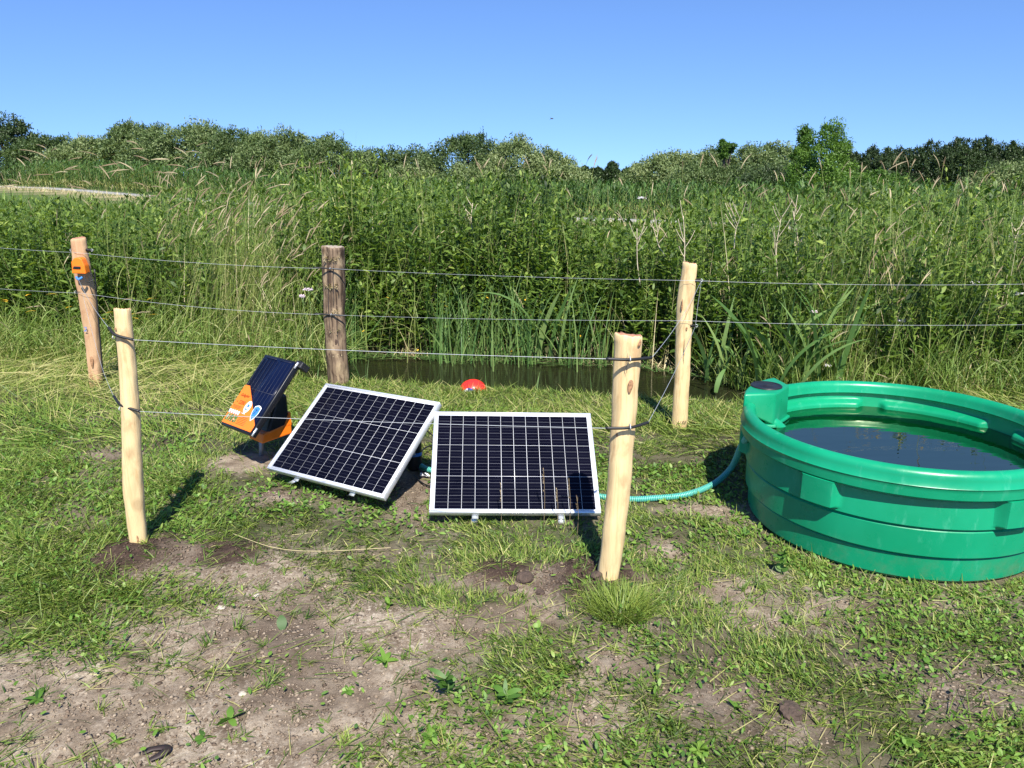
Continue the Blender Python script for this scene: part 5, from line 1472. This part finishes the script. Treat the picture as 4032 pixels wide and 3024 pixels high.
# ------------------------------------------------------------------ red ball on the bank
rc = at_y(1863, 1536, 5.70)
root = empty("red_ball", tuple(rc), "red ball with a blue and white print half hidden in the bank grass", "ball")
def ellipsoid(b, rx, ry, rz, n=36, m=24, t0=0, t1=np.pi):
    tt = np.linspace(t0, t1, m); a_ = np.arange(n) * 2 * np.pi / n
    V_ = np.concatenate([np.stack([rx * math.sin(t_) * np.cos(a_), ry * math.sin(t_) * np.sin(a_), 0 * a_ + rz * math.cos(t_)], 1) for t_ in tt])
    j_ = np.arange(n); k_ = (j_ + 1) % n
    b.add(V_, np.concatenate([np.stack([i * n + k_, i * n + j_, (i + 1) * n + j_, (i + 1) * n + k_], 1) for i in range(m - 1)]))
b = Bag(); ellipsoid(b, .104, .10, .085); link("shell", b.mesh("shell", True), M_red, root)
def cap_patch(name, half0, half1, a0, a1, mat, k=1.012):
    b = Bag(); na, nr = 20, 8; A = np.linspace(a0, a1, na); Rr_ = np.linspace(half0, half1, nr)
    ax_ = np.array([-.20, -.80, .02]); ax_ /= np.linalg.norm(ax_); e1 = np.cross(ax_, [0, 0, 1]); e1 /= np.linalg.norm(e1); e2 = np.cross(e1, ax_)
    pts_ = []
    for r_ in Rr_:
        for a_ in A:
            d_ = ax_ * math.cos(r_) + (e1 * math.cos(a_) + e2 * math.sin(a_)) * math.sin(r_); pts_.append(d_ * np.array([.104, .10, .085]) * k)
    i_, j_ = np.meshgrid(np.arange(nr - 1), np.arange(na - 1), indexing='ij'); q0 = (i_ * na + j_).ravel()
    b.add(pts_, np.stack([q0, q0 + 1, q0 + na + 1, q0 + na], 1)); link(name, b.mesh(name, True), mat, root)
cap_patch("white_print", 0, .46, -1.4, 1.2, M_lilac); cap_patch("blue_print", 0, .47, 1.2, 3.6, M_blue)
b = Bag(); a_ = np.linspace(.15, 2.2, 20); tube(b, np.stack([-.02 + .0 * a_ - .02 * np.cos(a_), -.1005 * np.sin(a_), .0855 * np.cos(a_)], 1), .0016, 5); link("seam", b.mesh("seam"), M_label_black, root)

# ------------------------------------------------------------------ individual ground things
def rosette(u, v, n, L, w, lean, label, tint=.5, stem=0., name="weed"):
    p = at_z(u, v, 0); z = float(gz(p[0], p[1])); root = empty(name, (p[0], p[1], z), label, "weed", "single weeds on the bare ground")
    L *= .82
    b = Bag(); a_ = np.linspace(0, 6.28, n, endpoint=False) + rng.normal(0, .3, n)
    hh = rng.uniform(0, 1, n) * stem
    ribbons(b, np.stack([0 * a_, 0 * a_, .004 + hh], 1), L * rng.uniform(.4, 1.05, n), a_ + rng.normal(0, .4, n), rng.normal(lean + .12, .25, n), rng.uniform(.2, 1.1, n), L * w * rng.uniform(.8, 1.2, n), k=5, prof='leaf', tint=np.clip(rng.normal(tint * .8, .15, n), 0, 1), twist=rng.normal(0, .5, n))
    link("leaves", b.mesh("leaves"), M_small, root)
    if stem:
        b = Bag(); tube(b, smooth_path([[0, 0, 0], [.006, 0, stem * .5], [0, .004, stem]], 4), .0025, 6); link("stem", b.mesh("stem"), M_green_stem, root)
rosette(800, 2905, 5, .055, .42, 1.15, "three-leaved weed on the bare soil above the black rubber strip", .35)
rosette(905, 2840, 5, .065, .36, 1.2, "flat weed with long leaves near the bottom left, right of the three-leaved one", .4)
rosette(455, 2930, 6, .05, .30, 1.0, "pale weed on the soil left of the black rubber strip", .75)
rosette(1515, 2610, 8, .075, .30, .9, "toothed bright weed in the middle of the bare soil", .7)
rosette(1760, 2740, 16, .085, .26, .7, "bushy dark weed at the bottom centre", .2, .07)
rosette(1990, 2760, 10, .07, .30, .8, "narrow leaved weed right of the bushy dark one", .35, .05)
rosette(1690, 2900, 11, .06, .36, 1.0, "spreading light green weed at the bottom centre", .6)
rosette(1370, 2720, 8, .045, .4, 1.1, "small round-leaved weed left of the bushy dark one", .6)
rosette(3075, 2260, 20, .055, .48, .8, "grey-green goosefoot weed in front of the trough's base", .3, .10)
rosette(2615, 1985, 7, .06, .4, .7, "light green weed behind the hose, right of the thick post", .85)
rosette(1530, 2390, 6, .06, .35, .7, "upright bright leaf tuft on the soil between the front posts", .85)
rosette(150, 2760, 6, .07, .34, 1.0, "weed on the bare soil at the lower left edge", .45)
rosette(3100, 2440, 9, .055, .4, 1.1, "pale weed among thin grass below the trough", .9)
rosette(2160, 2930, 6, .06, .4, 1.1, "broad weed at the bottom edge right of centre", .7)
rosette(2760, 2960, 12, .06, .45, 1.0, "leafy light weed at the bottom edge under the trough", .85)
rosette(3560, 2930, 10, .06, .42, 1.0, "clover-like weed near the bottom right corner", .6)
rosette(2900, 2790, 8, .05, .3, .8, "bluish weed beside the brown dropping at lower right", .3)
rosette(2120, 2470, 7, .05, .4, 1.0, "young weed left of the grass tussock", .75)
# dark leaf
p = at_z(1112, 2480); b = Bag(); ribbons(b, [[0, 0, 0]], .055, 1.9, .5, .5, .036, k=6, prof='leaf', tint=.0)
link("fallen_leaf", b.mesh("fallen_leaf"), M_small, label="single dark green leaf standing on the bare soil at left", cat="leaf", loc=(p[0], p[1], float(gz(p[0], p[1]))))
# tussock
p = at_z(2440, 2420); b = Bag(); n = 900; a_ = rng.uniform(0, 6.28, n); r_ = .085 * np.sqrt(rng.random(n))
ribbons(b, np.stack([r_ * np.cos(a_) * 1.3, r_ * np.sin(a_), 0 * a_], 1), rng.uniform(.05, .13, n), a_ + rng.normal(0, .5, n), rng.uniform(.15, 1.0, n), rng.uniform(.1, .7, n), rng.uniform(.002, .0034, n), k=4, tint=rng.uniform(.45, .8, n), twist=rng.normal(0, .5, n))
link("grass_tussock", b.mesh("grass_tussock"), M_grass, label="bright dense grass tussock right below the thick front post", cat="grass tussock", loc=(p[0], p[1], float(gz(p[0], p[1])) - .004))
# seed stems before the right panel
for (u, vt, vb, lb) in ((1972, 1915, 2085, "short grass seed stem before the right panel's middle"), (2140, 1850, 2080, "tallest grass seed stem before the right panel"), (2192, 1935, 2085, "short seed stem right of the tallest one, before the right panel"),
                        (2240, 1890, 2090, "seed stem overlapping the shadow on the right panel"), (2272, 1960, 2100, "lowest seed stem beside the thick post, before the right panel")):
    B = at_z(u, vb + 8); T = at_y(u, vt, B[1] - .01)
    b = Bag(); dz = T[2]; tube(b, smooth_path([[0, 0, -.01], [.004, 0, dz * .5], [T[0] - B[0], 0, dz]], 5), .0011, 4)
    n = 26; f = rng.uniform(.62, 1, n)
    ribbons(b, np.stack([(T[0] - B[0]) * f, 0 * f, dz * f], 1), .010, rng.uniform(0, 6.28, n), .5, .4, .0035, k=1, prof='blade', tint=rng.uniform(0, 1, n))
    link("seed_stem", b.mesh("seed_stem"), M_seed, label=lb, cat="grass stem", group="grass seed stems before the right panel", loc=(B[0], B[1], float(gz(B[0], B[1]))))
# clods and stones
def lump(name, u, v, r, mat, label, cat, sq=.65, seed=0):
    bm = bmesh.new(); bmesh.ops.create_icosphere(bm, subdivisions=3, radius=1)
    rr = np.random.default_rng(seed); k1 = rr.normal(0, 1, (9, 3)) * 2.2; k2 = rr.uniform(0, 6.28, 9)
    for vtx in bm.verts:
        c = np.array(vtx.co); s_ = 1 + .11 * sum(math.sin(float(c @ k1[i]) + k2[i]) / (1 + i * .35) for i in range(9)) + rr.normal(0, .02)
        vtx.co = Vector(c * s_ * r); vtx.co.z *= sq
    me = bpy.data.meshes.new(name); bm.to_mesh(me); bm.free(); p_ = at_z(u, v)
    o = link(name, me, mat, label=label, cat=cat, loc=(p_[0], p_[1], float(gz(p_[0], p_[1])) + r * sq * .35)); o.rotation_euler = (0, 0, rr.uniform(0, 6))
lump("soil_clod", 2062, 2292, .036, M_clod, "largest dark clod on the dug soil left of the thick post", "soil clod", .6, 1)
lump("soil_clod", 2020, 2325, .020, M_clod, "small dark clod left below the largest clod", "soil clod", .6, 2)
lump("soil_clod", 2125, 2345, .018, M_clod, "small clod right below the largest clod", "soil clod", .6, 3)
lump("soil_clod", 2350, 2310, .024, M_clod, "dark clod against the foot of the thick front post", "soil clod", .7, 4)
lump("soil_clod", 2725, 2412, .017, M_clod, "lone dark clod in the grass right of the tussock", "soil clod", .7, 5)
lump("dung_lump", 3110, 2800, .040, M_clod, "brown crumbly dropping in the grass at lower right", "dropping", .5, 6)
lump("stone", 492, 2306, .011, M_stone, "white stone on the dark soil below the slender front left post", "stone", .6, 7)
lump("stone", 872, 2400, .014, M_stone, "flat pale stone in the flattened grass at left", "stone", .4, 8)
lump("stone", 1010, 2352, .010, M_stone, "small pale stone above the single dark leaf", "stone", .5, 9)
lump("stone", 955, 2740, .011, M_stone, "pale stone on the bare soil above the flat weed", "stone", .5, 10)
# bent black rubber strip at the bottom
p = at_z(605, 2985); b = Bag()
path_ = smooth_path([[-.036, .012, .0], [-.012, .020, .006], [.022, .024, .008], [.034, .012, .010], [.022, -.006, .008], [.002, -.022, .006]], 8)
m_ = len(path_); tg = np.gradient(path_, axis=0); sd_ = np.stack([-tg[:, 1], tg[:, 0], 0 * tg[:, 0]], 1); sd_ /= np.linalg.norm(sd_, axis=1)[:, None]
hw = np.interp(np.linspace(0, 1, m_), [0, .12, .22, .5, .8, 1], [.010, .011, .008, .012, .011, .007])[:, None]
up = np.array([0, 0, .004]); V = np.concatenate([path_ - sd_ * hw, path_ + sd_ * hw, path_ + sd_ * hw + up, path_ - sd_ * hw + up]); i = np.arange(m_ - 1)
Q = np.concatenate([np.stack([a0 * m_ + i, a0 * m_ + i + 1, a1 * m_ + i + 1, a1 * m_ + i], 1) for a0, a1 in ((0, 1), (1, 2), (2, 3), (3, 0))])
b.add(V, Q); link("rubber_strip", b.mesh("rubber_strip"), plain("dark_rubber_strip", (.035, .022, .018), .6), label="small bent dark brown rubber strip lying on the soil at the bottom left", cat="rubber strip", loc=(p[0], p[1], float(gz(p[0], p[1])) + .004))
# long straws
def straw(pts, label):
    b = Bag(); P = smooth_path([np.append(at_z(u, v)[:2], z) for u, v, z in pts], 10); tube(b, P, .0016, 5)
    link("straw", b.mesh("straw"), M_straw, label=label, cat="straw", group="dry straws on the grass")
straw([(920, 2125, .03), (1080, 2180, .03), (1260, 2195, .03), (1540, 2185, .035)], "long bent straw lying right of the slender front left post")
straw([(2600, 1632, .03), (2660, 1612, .05), (2740, 1590, .04)], "dry straw crossing the foot of the rear right post")
straw([(3100, 2230, .01), (3150, 2180, .03), (3190, 2150, .06)], "thin straw leaning up near the trough's base") if False else None
# insect in the sky
P_ = at_y(2173, 467, 2.6); root = empty("flying_insect", tuple(P_), "tiny dark flying insect in the blue sky", "insect")
b = Bag(); ellipsoid(b, .0052, .0018, .0018, 10, 8); link("body", b.mesh("body", True), M_black, root)
b = Bag(); ribbons(b, [[0, 0, 0], [0, 0, 0]], .009, np.array([2.6, 2.9]), np.array([.9, 2.0]), .2, .0035, k=3, prof='leaf'); link("wings", b.mesh("wings"), M_bus, root)
